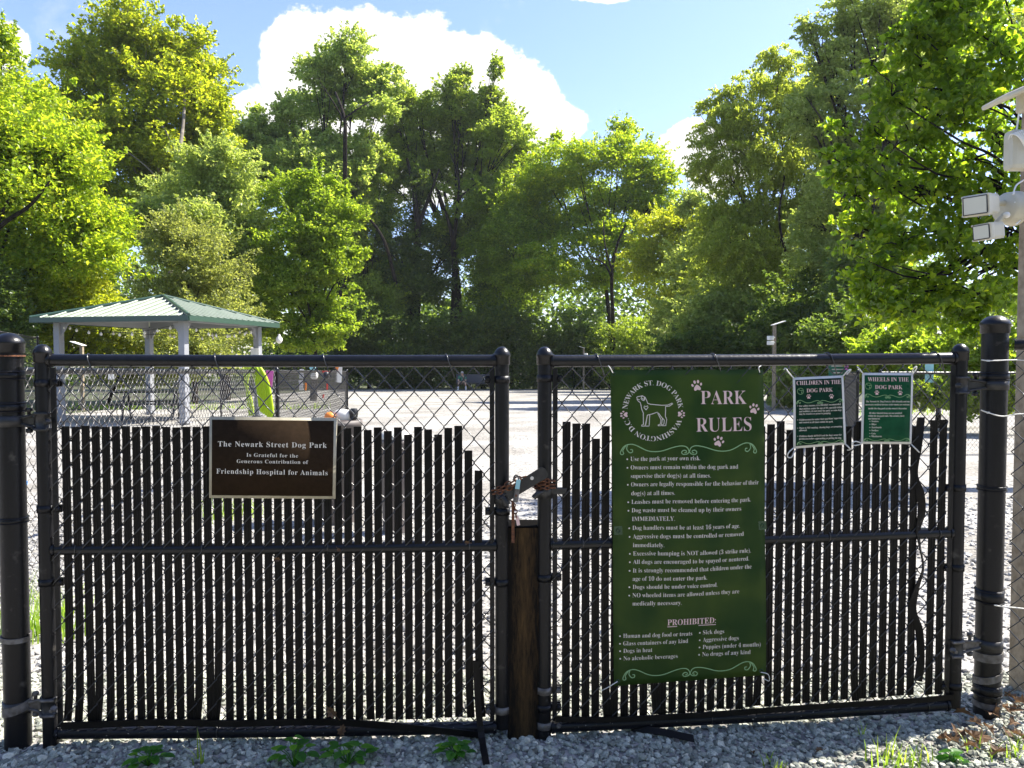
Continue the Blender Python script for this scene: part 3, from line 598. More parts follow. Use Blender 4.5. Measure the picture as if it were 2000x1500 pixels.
class Panel:
    """a hanging sheet: corners given TL,TR,BR,BL on a plane; maps layout coordinates to its surface"""
    def __init__(s, leaf, cor, off, bulge=0.0, offb=None):
        s.c = np.array(cor, float); offb = off if offb is None else offb
        s.w = [np.array(leaf.hit(cor[0][0], cor[0][1], off)[:]), np.array(leaf.hit(*cor[1], off)[:]), np.array(leaf.hit(*cor[2], offb)[:]), np.array(leaf.hit(*cor[3], offb)[:])]
        s.n = np.array(leaf.n[:]); s.bulge = bulge; s.leaf = leaf
    def st(s, X):
        X = np.asarray(X, float); p = np.full((len(X), 2), .5); c = s.c
        for _ in range(8):
            a, b = p[:, :1], p[:, 1:]
            f = c[0]*(1-a)*(1-b)+c[1]*a*(1-b)+c[2]*a*b+c[3]*(1-a)*b-X
            da = (c[1]-c[0])*(1-b)+(c[2]-c[3])*b; db = (c[3]-c[0])*(1-a)+(c[2]-c[1])*a
            det = da[:, 0]*db[:, 1]-da[:, 1]*db[:, 0]
            p = p-np.stack([(f[:, 0]*db[:, 1]-f[:, 1]*db[:, 0])/det, (da[:, 0]*f[:, 1]-da[:, 1]*f[:, 0])/det], 1)
        return p
    def pos(s, p, off):
        a, b = p[:, :1], p[:, 1:]; w = s.w
        bl = s.bulge*(np.sin(np.pi*np.clip(b, 0, 1))*(.5+.5*np.sin(np.pi*np.clip(a, 0, 1)))+.30*np.sin(a*8+b*6)*np.sin(np.pi*np.clip(b, 0, 1))+.10*np.sin(a*21-b*9)*np.clip(1.2-b*2, 0, 1))
        return w[0]*(1-a)*(1-b)+w[1]*a*(1-b)+w[2]*a*b+w[3]*(1-a)*b+s.n*(bl+off)
    def map(s, X, off): return s.pos(s.st(X), off)
    def sheet(s, b, th, nx=14, ny=28, off=0.0, m=0.0, m2=0.0):
        A, B = np.meshgrid(np.linspace(m, 1-m, nx), np.linspace(m2, 1-m2, ny)); p = np.stack([A.ravel(), B.ravel()], 1)
        f = s.pos(p, off); k = s.pos(p, off-th); n = nx*ny
        fs = [(j*nx+i, (j+1)*nx+i, (j+1)*nx+i+1, j*nx+i+1) for j in range(ny-1) for i in range(nx-1)]
        bf = [tuple(n+q for q in reversed(x)) for x in fs]
        ed = [i for i in range(nx)]+[j*nx+nx-1 for j in range(1, ny)]+[(ny-1)*nx+i for i in range(nx-2, -1, -1)]+[j*nx for j in range(ny-2, 0, -1)]
        sd_ = [(ed[i], ed[(i+1) % len(ed)], n+ed[(i+1) % len(ed)], n+ed[i]) for i in range(len(ed))]
        b.add(list(map(tuple, f))+list(map(tuple, k)), fs+bf+sd_, True)
    def text(s, b, t, x0, x1, y0, y1, size, off=.0012, go=-.004, sp=1.0):
        V, Fs, W = glyphs(t, go, 3, sp); k = V[:, 0]/W
        X = np.stack([x0+(x1-x0)*k, y0+(y1-y0)*k-V[:, 1]*size], 1)
        b.add(list(map(tuple, s.map(X, off))), Fs)
    def arc(s, b, t, cx, cy, rad, a0, a1, size, off=.0012):
        V, Fs, W = glyphs(t, -.008); a = np.radians(a0+(a1-a0)*V[:, 0]/W); r = rad+V[:, 1]*size
        b.add(list(map(tuple, s.map(np.stack([cx+r*np.cos(a), cy-r*np.sin(a)*.99], 1), off))), Fs)
    def line(s, b, pts, w, off=.0012, smooth=0, closed=False):
        P_ = [Vector((x, y, 0)) for x, y in pts]
        if smooth: P_ = smooth_path(P_, smooth)
        n = len(P_); X = []
        for i in range(n):
            d = P_[min(i+1, n-1)]-P_[max(i-1, 0)]
            if d.length < 1e-6: d = Vector((1, 0, 0))
            d.normalize(); q = Vector((-d.y, d.x, 0))*(w/2); X += [(P_[i]+q)[:2], (P_[i]-q)[:2]]
        b.add(list(map(tuple, s.map(np.array(X), off))), [(2*i, 2*i+1, 2*i+3, 2*i+2) for i in range(n-1)])
    def disc(s, b, cx, cy, rx, ry, rot=0, off=.0012, n=14):
        a = np.linspace(0, 2*np.pi, n, endpoint=False); c, d = math.cos(rot), math.sin(rot); x, y = rx*np.cos(a), ry*np.sin(a)
        b.add(list(map(tuple, s.map(np.stack([cx+x*c-y*d, cy+x*d+y*c], 1), off))), [tuple(range(n))])
    def paw(s, bp, bt, cx, cy, k, rot=0.0):
        c, d = math.cos(rot), math.sin(rot); f = lambda x, y: (cx+k*(x*c-y*d), cy+k*(x*d+y*c))
        pad = [(0, -.55), (.45, -.2), (.85, .45), (.6, .9), (.1, .72), (-.1, .72), (-.6, .9), (-.85, .45), (-.45, -.2)]
        q = [f(x, y+.25) for x, y in pad]; sp = smooth_path([Vector((x, y, 0)) for x, y in q+q[:1]], 3)[:-1]
        bp.add(list(map(tuple, s.map(np.array([p[:2] for p in sp]), .0012))), [tuple(range(len(sp)))])
        for x, y, rx in ((-1.05, -.25, .32), (-.42, -.95, .36), (.42, -.95, .36), (1.05, -.25, .32)):
            px_, py_ = f(x, y); s.disc(bt, px_, py_, k*rx*.8, k*rx*1.15, rot+x*.3)
def flourish(P_, b, x0, x1, y, s, dy=0.0, w=1.7):
    cx = (x0+x1)/2; L_ = (x1-x0)/2
    for sg in (-1, 1):
        g = lambda u, v: (cx+sg*u*L_, y+v*s+dy*sg*u)
        P_.line(b, [g(*q) for q in ((.0, .35), (-.0+.03, -.15), (.10, -.35), (.22, -.2), (.42, .28), (.6, .2), (.78, -.5), (.87, -.62), (.95, -.35), (1.0, .35), (.985, .62), (.955, .5), (.965, .1), (.92, -.45))], w, smooth=5)
        P_.line(b, [g(*q) for q in ((.0, .35), (.03, .62), (.09, .66), (.11, .4), (.08, .18), (.045, .25), (.045, .45), (.07, .48))], w, smooth=5)
        P_.line(b, [g(*q) for q in ((.9, -.5), (.91, -.05), (.87, .38), (.83, .32), (.83, .05), (.86, .02))], w, smooth=5)
def zip_tie(b, pts, r=.0016):
    b.tube(smooth_path(pts, 6), r, 6)

# --- bronze plaque
PLQ = Panel(LL, [(409, 814), (657.5, 816.5), (654.5, 974.5), (408.5, 972.5)], .034)
pq = thing('plaque', 'dark brown bronze plaque with a pale raised border, on the left gate leaf', 'plaque', LL.hit(532, 974, .03))
b = MB(); PLQ.sheet(b, .010, 2, 2); b.build('backing', M['bronze_edge'], pq)
b = MB(); PLQ.sheet(b, .0012, 2, 2, .0015, 5.2/248, 5.4/158); b.build('face', M['bronze'], pq)
b = MB()
for t_, x0, x1, ya, yb, sz in (('The Newark Street Dog Park', 426, 638.5, 871.5, 874.5, 16.5), ('Is Grateful for the', 481.5, 582, 891.5, 893.5, 11.5), ('Generous Contribution of', 462.5, 602, 903.8, 905.8, 11.5), ('Friendship Hospital for Animals', 423, 640, 924.5, 928, 15.5)):
    PLQ.text(b, t_, x0, x1, ya, yb, sz*.90, .0022, -.004, 1.12)
b.build('lettering', M['letter'], pq)
for sx in (415, 650):
    b = MB(); b.lathe([(.003, 0), (.003, .002)], LL.hit(sx, 975, .034), 8); b.build('fixing', M['wire'], pq)
# --- park rules banner
BN = Panel(LR, [(1192, 722.5), (1490, 721.5), (1496, 1318.5), (1199, 1340)], .020, .018, .022)
BN.c = np.array([(1192, 722.5), (1490, 721.5), (1496, 1318.5), (1199, 1340)], float)
bn = thing('rules_banner', 'tall green park rules banner tied to the right gate leaf', 'banner', LR.hit(1345, 1335, .02))
b = MB(); BN.sheet(b, .0008, 24, 48); b.build('sheet', M['banner'], bn)
T = MB(); PK = MB(); EM = MB()
BN.text(PK, 'PARK', 1366.5, 1456.5, 788.5, 788, 38, go=-.008); BN.text(PK, 'RULES', 1357, 1465.5, 841.5, 839.5, 39, go=-.008)
BN.arc(EM, 'NEWARK ST. DOG PARK', 1273, 801, 49.5, 176, 5, 14.2); BN.arc(EM, 'WASHINGTON D.C.', 1273, 801, 49.5, -19, -163, 14.2)
q8 = lambda x, y: (1190+x/6.452, 720+y/6.452)
dog = [[(335,350),(340,385),(355,405),(378,420),(386,450),(394,500),(414,550),(414,620),(414,692),(390,700),(390,712),(430,712),(440,690),(466,575)],
       [(466,575),(445,690),(440,712),(486,712),(488,690),(496,575)], [(466,577),(530,562),(590,540),(612,585),(637,635),(628,690),(598,700),(600,709),(640,709),(655,620),(604,548)],
       [(655,615),(678,640),(672,690),(650,700),(652,709),(695,708),(708,630),(690,590),(694,520),(692,470),(740,465),(785,434),(775,427),(720,452),(650,455),(560,447),(505,442),(472,430),(457,390),(440,355),(405,337),(340,350)],
       [(402,342),(388,368),(402,388),(425,398),(436,380),(430,348)], [(398,366),(424,384),(432,350)], [(450,512),(424,482),(430,462),(449,472),(468,460),(476,480),(450,512)], [(340,384),(356,380),(372,388)]]
for pl in dog: BN.line(EM, [q8(*p) for p in pl], 1.35)
for x, y, k, ro in ((1217.5, 808.5, 5.6, -1.6), (1327.5, 807.5, 5.6, 1.6), (1359.5, 753, 8.0, -.15), (1471, 797.5, 7.6, .25), (1399.5, 860, 7.8, .3)):
    b = MB(); BN.paw(b, b, x, y, k, ro); b.build('paw_print', M['inkpink'], bn)
for a_ in ((1210, 1475, 874, 16, -1.5), (1216, 1476, 1309, 16, -9.0)):
    G = MB(); flourish(BN, G, *a_); G.build('flourish', M['inkgreen'], bn)
PK.build('heading', M['inkpink'], bn); PK = MB(); EM.build('emblem', M['ink'], bn)
c3 = lambda x, y: (1150+x/2.857, 680+y/2.857); c4 = lambda x, y: (1150+x/3.333, 1000+y/3.333)
rules = [(c3, 1, 'Use the park at your own risk.', 226, 610, 622, 617), (c3, 1, 'Owners must remain within the dog park and', 227, 820, 669, 663), (c3, 0, 'supervise their dog(s) at all times.', 228, 666, 716, 712),
 (c3, 1, 'Owners are legally responsible for the behavior of their', 229, 942, 763, 752), (c3, 0, 'dog(s) at all times.', 231, 470, 812, 809), (c3, 1, 'Leashes must be removed before entering the park.', 232, 896, 860, 846),
 (c3, 1, 'Dog waste must be cleaned up by their owners', 233, 838, 907, 896), (c3, 0, 'IMMEDIATELY.', 235, 468, 955, 951), (c3, 1, 'Dog handlers must be at least 16 years of age.', 238, 832, 1005, 991),
 (c3, 1, 'Aggressive dogs must be controlled or removed', 240, 855, 1053, 1037), (c3, 0, 'immediately.', 241, 410, 1101, 1098), (c3, 1, 'Excessive humping is NOT allowed (3 strike rule).', 242, 898, 1148, 1131),
 (c3, 1, 'All dogs are encouraged to be spayed or neutered.', 242, 887, 1195, 1176), (c3, 1, 'It is strongly recommended that children under the', 241, 902, 1243, 1221), (c3, 0, 'age of 10 do not enter the park.', 240, 646, 1289, 1277),
 (c3, 1, 'Dogs should be under voice control.', 240, 706, 1335, 1319), (c3, 1, 'NO wheeled items are allowed unless they are', 239, 832, 1382, 1359), (c3, 0, 'medically necessary.', 239, 505, 1428, 1417),
 (c4, 1, 'Human and dog food or treats', 221, 662, 813, 793), (c4, 1, 'Glass containers of any kind', 221, 636, 863, 842), (c4, 1, 'Dogs in heat', 222, 406, 912, 902), (c4, 1, 'No alcoholic beverages', 223, 570, 962, 943),
 (c4, 1, 'Sick dogs', 733, 873, 788, 782), (c4, 1, 'Aggressive dogs', 733, 969, 838, 826), (c4, 1, 'Puppies (under 4 months)', 733, 1114, 886, 868), (c4, 1, 'No drugs of any kind', 731, 1048, 935, 919)]
for fn, bu, s_, xa, xb, ya, yb in rules:
    (X0, Y0), (X1, Y1) = fn(xa, ya), fn(xb, yb); BN.text(T, s_, X0, X1, Y0, Y1, 12.3, go=-.009)
    if bu: BN.disc(T, X0-6.2, Y0-3.4, 1.6, 1.6)
(X0, Y0), (X1, Y1) = c4(500, 730), c4(817, 718); BN.text(PK, 'PROHIBITED:', X0, X1, Y0-1.5, Y1-1.5, 17.0); BN.line(PK, [(X0, Y0+1.5), (X1, Y1+1.5)], 1.3)
T.build('rules_text', M['ink'], bn); PK.build('subheading', M['inkpink'], bn)
M['patch'] = mat('banner_patch', (0.010, 0.045, 0.012), 0.35)
for x, y in ((1198, 730), (1484, 728), (1206, 1033), (1488, 1024), (1206, 1330), (1486, 1310)):
    b = MB()
    if 900 < y < 1200: BN.line(b, [(x-8, y), (x+8, y-.8)], 17, .0006)
    pc = Vector(BN.map(np.array([(x, y)]), .002)[0]); b.torus(pc, LR.u, Vector((0, 0, 1)), .0062, .0016, 12, 6); b.build('grommet', M['patch'], bn)
for pts in ([(1197, 728, .03), (1192, 719, .035), (1188, 714, .02)], [(1484, 727, .03), (1482, 718, .036), (1487, 714, .02)], [(1206, 1331, .03), (1190, 1341, .035), (1175, 1349, .02)], [(1486, 1313, .03), (1500, 1317, .04), (1502, 1330, .03), (1490, 1324, .02)]):
    b = MB(); zip_tie(b, [LR.hit(x, y, o) for x, y, o in pts]); b.build('zip_tie', M['tie'], bn)
# --- two small posters
def poster(label, cor, bm, head, body, paws, fl, bul, em, ties, name='poster'):
    P_ = Panel(LR, cor, .022, .004); p = thing(name, label, 'poster', LR.hit((cor[2][0]+cor[3][0])/2, cor[2][1], .02), 'small posters on the right gate leaf')
    b = MB(); P_.sheet(b, .0008, 8, 10); b.build('white_border', M['paper'], p)
    w = cor[1][0]-cor[0][0]; b = MB(); P_.sheet(b, .0004, 8, 10, .0006, 4.3/w, 4.6/(cor[2][1]-cor[1][1])); b.build('printed_panel', M[bm], p)
    h = MB(); t_ = MB(); g_ = MB(); pk = MB()
    for s_, x0, x1, y0, y1, sz in head: P_.text(h, s_, x0, x1, y0, y1, sz, .0016, -.006)
    for s_, x0, x1, y0, y1 in body: P_.text(t_, s_, x0, x1, y0, y1, 4.9, .0016, 0.0)
    for x, y in bul: P_.disc(t_, x, y, .75, .75, off=.0016, n=8)
    for x, y in paws:
        pk = MB(); P_.paw(pk, pk, x, y, 3.4); pk.build('paw_print', M['inkpink'], p)
    for (x0, x1, y, s_, dy) in fl:
        g_ = MB(); flourish(P_, g_, x0, x1, y, s_, dy, .8); g_.build('flourish', M['inkgreen'], p)
    g_ = MB()
    ex, ey, er = em; a_ = np.linspace(0, 6.2832, 20); P_.line(g_, [(ex+er*math.cos(q), ey+er*math.sin(q)) for q in a_], .7); P_.line(g_, [(ex+er*(x-560)/300, ey+er*(y-520)/300) for x, y in dog[3]], .6)
    h.build('heading', M['inkpink'], p); t_.build('small_print', M['ink'], p); g_.build('emblem', M['inkgreen'], p)
    for pts in ties:
        b = MB(); zip_tie(b, [LR.hit(x, y, o) for x, y, o in pts], .0022); b.build('zip_tie', M['tie'], p)
poster('small dark green poster with a wide white border, headed CHILDREN IN THE DOG PARK', [(1548.5, 737.5), (1647, 733), (1652.5, 868), (1549.5, 876.5)], 'poster_dark',
  [('CHILDREN IN THE', 1555, 1641.5, 752, 749.5, 11.5), ('DOG PARK', 1574.5, 1625, 766.5, 764.5, 11)],
  [('For safety reasons, it is HIGHLY recommended', 1560, 1641, 794.5, 790.5), ('that children under the age of 10, especially infants', 1560, 1645, 800, 796.5), ('and toddlers, do not enter the park, as some dogs', 1560, 1643, 805, 802), ('may be reactive or prone to jumping.', 1560, 1621, 810, 808),
   ("Children must be under their guardians' supervision", 1560, 1646, 821.5, 817.5), ('and control at all times within the park.', 1560, 1626, 826.5, 824.5), ('There is NO running, chasing dogs, or screaming', 1560, 1644, 837.5, 834), ('allowed.', 1560, 1575, 842, 841.5), ("Children should ALWAYS ask the dog's owner for", 1560, 1643, 853.5, 850.5), ('permission before approaching or petting the dog.', 1560, 1643, 858.5, 856.5)],
  [(1578.5, 774.5), (1622.5, 774)], [(1554.5, 1646, 784, 6, -1.5), (1556, 1648, 864, 5, -2)], [(1557, 792.5), (1557, 820), (1557, 836), (1557, 852)], (1562.5, 764, 6),
  [[(1550, 738, .024), (1540, 727, .034), (1534, 719, .02), (1531, 722, .02)], [(1646, 735, .024), (1656, 724, .036), (1662, 722, .02), (1654, 731, .02)], [(1551, 874, .024), (1541, 883, .036), (1538, 892, .03), (1546, 893, .03), (1552, 880, .02)], [(1651, 867, .024), (1658, 874, .034), (1661, 878, .02), (1655, 879, .02)]])
poster('small green poster with a thin white border, headed WHEELS IN THE DOG PARK', [(1684, 728), (1783.5, 728.5), (1780, 867.5), (1681.5, 867)], 'poster',
  [('WHEELS IN THE', 1694, 1774, 744.5, 745, 11.5), ('DOG PARK', 1708, 1761, 759.5, 760, 11)],
  [('The Newark St. Dog Park is ADA friendly and any', 1690, 1776, 785.5, 785.5), ('necessary medical devices with wheels are welcome', 1689, 1776, 791.5, 791.5), ("inside the dog park at the owner's discretion.", 1695, 1770, 799, 799), ('All other wheeled items are not permitted', 1696, 1760, 808, 808), ('within the dog park walls. This includes, but is', 1695, 1765, 813.5, 813.5), ('not limited to:', 1695, 1717, 819, 819),
   ('Scooters', 1701, 1714, 824, 824), ('Bikes', 1701, 1710, 830, 830), ('Skateboards', 1701, 1720, 836, 836), ('Strollers', 1701, 1714, 842, 842), ('Carts', 1701, 1709, 848, 848), ('Wheelbarrows', 1701, 1721, 853.5, 853.5)],
  [(1711.5, 767), (1756.5, 767.5)], [(1687, 1778, 773.5, 6, .5), (1686, 1777, 859, 5, 0)], [(1698, 822.5), (1698, 828.5), (1698, 834.5), (1698, 840.5), (1698, 846.5), (1698, 852)], (1695, 754, 6),
  [[(1685, 729, .024), (1678, 720, .034), (1674, 716, .02), (1680, 722, .02)], [(1783, 730, .024), (1789, 722, .036), (1790, 716, .04), (1785, 719, .036), (1781, 728, .02)], [(1683, 866, .024), (1672, 862, .034), (1664, 866, .036), (1670, 870, .03), (1683, 867, .02)], [(1780, 868, .024), (1788, 876, .034), (1797, 885, .02)]])

# ------------------------------------------------------------------ chain-link fences behind and beside the gate
def fence(name, label, nodes, h, m='wire', group=None, rpost=.03, cell=.0345, r=.0021, fine=True, seed=1, zoff=0.0, posts=True, rail=True, wires=True):
    p0 = nodes[0]; t = thing(name, label, 'fence', (p0[0], p0[1], gz(p0[1])), group)
    for i in range(len(nodes)-1):
        a, c = Vector((*nodes[i], 0)), Vector((*nodes[i+1], 0)); d = (c-a); L_ = d.length; d.normalize(); n_ = Vector((d.y, -d.x, 0))
        za, zc = gz(a.y)+zoff, gz(c.y)+zoff
        P_ = lambda u, n, z: a+d*u+n_*n+Vector((0, 0, z+za+(zc-za)*u/L_))
        if wires:
            b = MB(); zigzag(b, P_, 0.0, L_, .04, h+.02, cell, .0405*cell/.0345, r, .005, 4 if fine else 3, seed+i, .002, simple=not fine); b.build('chain_link_mesh', M[m], t)
        if rail:
            b = MB(); b.tube([P_(0, -.018, h), P_(L_*.5, -.018, h-.004), P_(L_, -.018, h)], .020, 12); b.build('top_rail', M['vinyl'], t)
    if posts:
        for i, nd in enumerate(nodes):
            b = MB(); c = Vector((*nd, gz(nd[1])+zoff)); b.tube([c+Vector((0, .045, -.05)), c+Vector((0, .045, h+.02))], rpost, 14)
            b.lathe([(rpost*1.1, -.02), (rpost*1.15, 0), (rpost*.9, .02), (rpost*.3, .032)], c+Vector((0, .045, h+.02)), 14); b.build('post', M['vinyl'], t)
    return t
fence('chain_link_fence', 'black chain-link fence running back from the left gate post towards the hose', [(-2.44, 2.55), (-2.86, 9.1)], 1.27, 'wire_grey', 'chain-link fences', .025, fine=True)
fence('chain_link_fence', 'far stretch of chain-link fence with papers and toys hung on it, beyond the lime hose', [(-2.90, 9.25), (-3.52, 16)], 1.27, 'wire_grey', 'chain-link fences', .024, fine=False, r=.0026)
fence('chain_link_fence', 'fence section crossing behind the papers near the gazebo', [(-3.56, 16.1), (-6.6, 17.0)], 1.27, 'wire_grey', 'chain-link fences', .024, fine=False, r=.003)
fence('chain_link_fence', 'short fence at the right edge between the thick gate post and the wooden pole', [(1.80, 2.70), (2.33, 2.33)], 1.36, 'wire', 'chain-link fences', .001, fine=True, posts=False)
fence('chain_link_fence', 'distant oblique chain-link fence seen between the two small posters', [(5.35, 11.6), (8.84, 20)], 1.25, 'wire_grey', 'chain-link fences', .024, fine=False, r=.003)
fence('chain_link_fence', 'distant fence behind the right end of the gate carrying a pale blue notice', [(5.6, 11.4), (9.8, 11.9)], 1.25, 'wire_grey', 'chain-link fences', .024, fine=False, r=.0028)
fence('chain_link_fence', 'tall dark chain-link fence at the far left edge above the gate post', [(-10.6, 14.8), (-12.3, 19.5)], 2.15, 'wire', 'chain-link fences', .03, fine=False, r=.003)
b = MB(); a = Vector((1.862, 2.655, 0)); b.box((a.x, a.y, .66), (.016, .006, 1.22)); tb = b.build('tension_bar', M['vinyl_worn'], [o for o in bpy.data.objects if o.get('label', '').startswith('short fence')][0])

# ------------------------------------------------------------------ wooden pole with its solar kit at the right edge
PY = 2.93
pole = thing('wooden_pole', 'weathered square wooden pole cut by the right edge of the picture', 'pole', (at(2021, 1300, PY).x, PY, 0))
b = MB(); xt = at(2029, 400, PY).x; zt = zl(2012, 195, PY); b.box((xt, PY, zt/2-.1), (.092, .09, zt+.2), None, .006); b.build('timber', M['wood'], pole)
b = MB()
for y in (345, 385, 405, 440, 475): b.lathe([(.003, 0), (.003, .002)], (xt-.025, PY-.045, zl(2000, y, PY)), 6, axis=(0, -1, 0))
b.build('nail_heads', M['dark'], pole)
sp = thing('solar_panel', 'cream-backed solar panel tilted on top of the wooden pole', 'solar panel', (xt, PY, zt))
e0 = at(1940, 201, PY-.05); e1 = at(2105, 130, PY-.05); d = (e1-e0).normalized(); n_ = Vector((0, -1, 0)).cross(d).normalized(); rot = Matrix((d, Vector((0, 1, 0)), d.cross(Vector((0, 1, 0))))).transposed()
b = MB(); b.box((e0+e1)/2, ((e1-e0).length, .15, .018), rot, .008); b.build('panel_back', M['cream'], sp)
b = MB(); b.box((e0+e1)/2+rot@Vector((0, 0, .0105)), ((e1-e0).length-.03, .13, .002), rot); b.build('cells', M['dark'], sp)
b = MB(); b.box(at(2012, 200, PY)+Vector((0, -.0, .0)), (.085, .05, .075), None, .01); b.build('bracket', M['cream'], sp)
bx = thing('battery_box', 'rounded cream battery box strapped to the wooden pole', 'box', (xt, PY-.05, zl(1990, 345, PY)))
pz, p1 = zl(1990, 268, PY), zl(1990, 344, PY)
b = MB(); b.box((at(1990, 306, PY-.085).x, PY-.085, (pz+p1)/2), (.090, .06, pz-p1), None, .018); b.build('case', M['cream'], bx)
b = MB()
for k in range(6): b.tube(smooth_path([at(1970+k*5, 272-k, PY-.1), at(1975+k*4, 262-k*1.5, PY-.12), at(1990+k*3, 268+k*2, PY-.13), at(2003, 290+k, PY-.12)], 4), .0022, 6)
b.build('coiled_cable', M['white'], bx)
fl = thing('flood_light', 'cream twin-head security flood light on the side of the wooden pole', 'flood light', (xt-.05, PY-.02, zl(1960, 440, PY)))
fx = at(1984, 408, PY-.04)
b = MB(); b.lathe([(.062, 0), (.066, .004), (.066, .012), (.060, .018), (.060, .045), (.054, .055), (.02, .058)], fx, 28, axis=(-1, -.25, 0)); b.build('base', M['cream'], fl)
def head(c, dirn, w, h, dp, arm_from):
    d = Vector(dirn).normalized(); s = d.cross(Vector((0, 0, 1))).normalized(); u = s.cross(d); rot = Matrix((s, d, u)).transposed()
    b = MB(); b.box(c, (w*.88, dp, h*.88), rot, .008)
    b.box(c+d*(dp*.42), (w, dp*.28, h), rot, .006)
    for k in range(5): b.box(c-d*(dp*.12)+u*(h*.44)*0+s*(w*(-.36+.18*k)), (w*.03, dp*.7, h*.98), rot)
    for sx in (-1, 1):
        for sz in (-1, 1): b.lathe([(.004, 0), (.004, .003)], c+d*(dp*.56)+s*(sx*w*.455)+u*(sz*h*.44), 8, axis=d)
    b.box(c+u*(h*.47), (w*.5, dp*.5, .006), rot, .001)
    b.lathe([(.026, -.012), (.026, .006), (.018, .012)], c+s*(w*.46)*0-d*(dp*.5), 16, axis=-d)
    ho = b.build('lamp_head', M['cream'], fl)
    b = MB(); b.box(c+d*(dp*.57), (w*.82, .004, h*.78), rot, .0015); b.build('lens', M['lens'], ho)
    b = MB(); b.tube([c+d*(dp*.585)+s*(a_*w*.43)+u*(b_*h*.41) for a_, b_ in ((-1, -1), (1, -1), (1, 1), (-1, 1), (-1, -1))], .0022, 6); b.build('lens_gasket', M['dark'], ho)
    b = MB(); b.tube([arm_from, (arm_from+c)/2+Vector((0, 0, .004)), c-d*(dp*.45)], .011, 12); b.build('arm', M['cream'], ho)
head(at(1918, 401, PY-.10), (-.80, -.58, -.12), .095, .078, .10, fx+Vector((-.05, -.012, .02)))
head(at(1933, 452, PY-.10), (-.90, -.32, -.12), .075, .062, .075, fx+Vector((-.05, -.012, -.025)))
b = MB(); b.ball(at(1966, 420, PY-.105), .012, 10, 6); b.build('sensor', M['white'], fl)
b = MB(); b.tube(smooth_path([at(1990, 222, PY-.06), at(1986, 250, PY-.06), at(1984, 262, PY-.07)], 5), .003, 6); b.tube(smooth_path([at(2003, 350, PY-.06), at(1985, 362, PY-.09), at(1979, 380, PY-.10)], 5), .003, 6); b.tube(smooth_path([at(1982, 395, PY-.10), at(1995, 402, PY-.08), at(1996, 425, PY-.07), at(1984, 438, PY-.10)], 5), .003, 6)
b.build('cable', M['white'], fl)
for lab, pts in (('white zip tie nearest the top of the thick right gate post', [(1917, 703), (1930, 704.5), (1950, 704), (1985, 703), (2010, 705)]), ('sagging white zip tie on the upper part of the thick right gate post', [(1916, 801), (1930, 806), (1957, 813), (1985, 809), (2010, 808)]), ('lowest white zip tie tying the thick right post to the wooden pole', [(1942, 1182), (1960, 1185), (1985, 1187), (2010, 1190)])):
    b = MB(); Yt = 2.66; b.tube(smooth_path([at(x, y, Yt) for x, y in pts], 5), .0022, 6); b.box(at(pts[1][0], pts[1][1], Yt), (.008, .006, .006))
    tag(b.build('zip_tie', M['tie'], None, at(*pts[2], Yt)), lab, 'zip tie', 'ties round the right gate post')

# ------------------------------------------------------------------ gazebo
gL, gF, gR = Vector((-11.87, 18.57, 0)), Vector((-7.50, 17.5, 0)), Vector((-6.72, 21.75, 0)); gB = gL+gR-gF; gc = (gL+gR)/2
GZ = gz(20); ze = EYE+.86
gzb = thing('gazebo', 'square gazebo with a ribbed green metal hip roof on pale grey posts', 'gazebo', (gc.x, gc.y, GZ))
apex = Vector((gc.x, gc.y, EYE+1.62)); cor = [gL, gF, gR, gB]; zr_ = ze+.10
b = MB()
for i in range(4):
    a, c = cor[i], cor[(i+1) % 4]; a3 = Vector((a.x, a.y, zr_)); c3_ = Vector((c.x, c.y, zr_)); dn = Vector((0, 0, -.03))
    b.add([a3, c3_, apex, a3+dn, c3_+dn, apex+dn*1.5], [(0, 1, 2), (5, 4, 3), (0, 3, 4, 1)])
ro = b.build('roof', M['roof'], gzb)
b = MB()
for i in range(4):
    a, c = cor[i], cor[(i+1) % 4]; e = (c-a); Ln = e.length; e = e.normalized(); inn = (gc-(a+c)/2).normalized(); half = (gc-(a+c)/2).length; nrib = 15
    for k in range(1, nrib):
        s_ = Ln*k/nrib; run = half*min(s_, Ln-s_)/(Ln/2); p = a+e*s_
        q0 = Vector((p.x, p.y, zr_+.022)); q1 = p+inn*run; q1 = Vector((q1.x, q1.y, zr_+(apex.z-zr_)*run/half+.022))
        b.tube([q0, q1], .022, 4, smooth=False)
b.build('standing_seams', M['roof'], ro)
b = MB()
for i in range(4): b.tube([Vector((cor[i].x, cor[i].y, zr_+.03)), apex+Vector((0, 0, .03))], .05, 6)
b.ball(apex+Vector((0, 0, .03)), .09, 10, 6, (1, 1, .5)); b.build('hip_caps', M['fascia'], ro)
for i in range(4):
    a, c = cor[i], cor[(i+1) % 4]; e = (c-a).normalized(); nn = Vector((e.y, -e.x, 0)); b = MB()
    b.box(((a+c)/2).to_3d()+Vector((0, 0, ze+.065)) + nn*.012, ((c-a).length, .025, .125), Matrix((e, Vector((-e.y, e.x, 0)), Vector((0, 0, 1)))).transposed()); b.build('fascia', M['fascia'], gzb)
pp = [q+(gc-q)*.2 for q in cor]
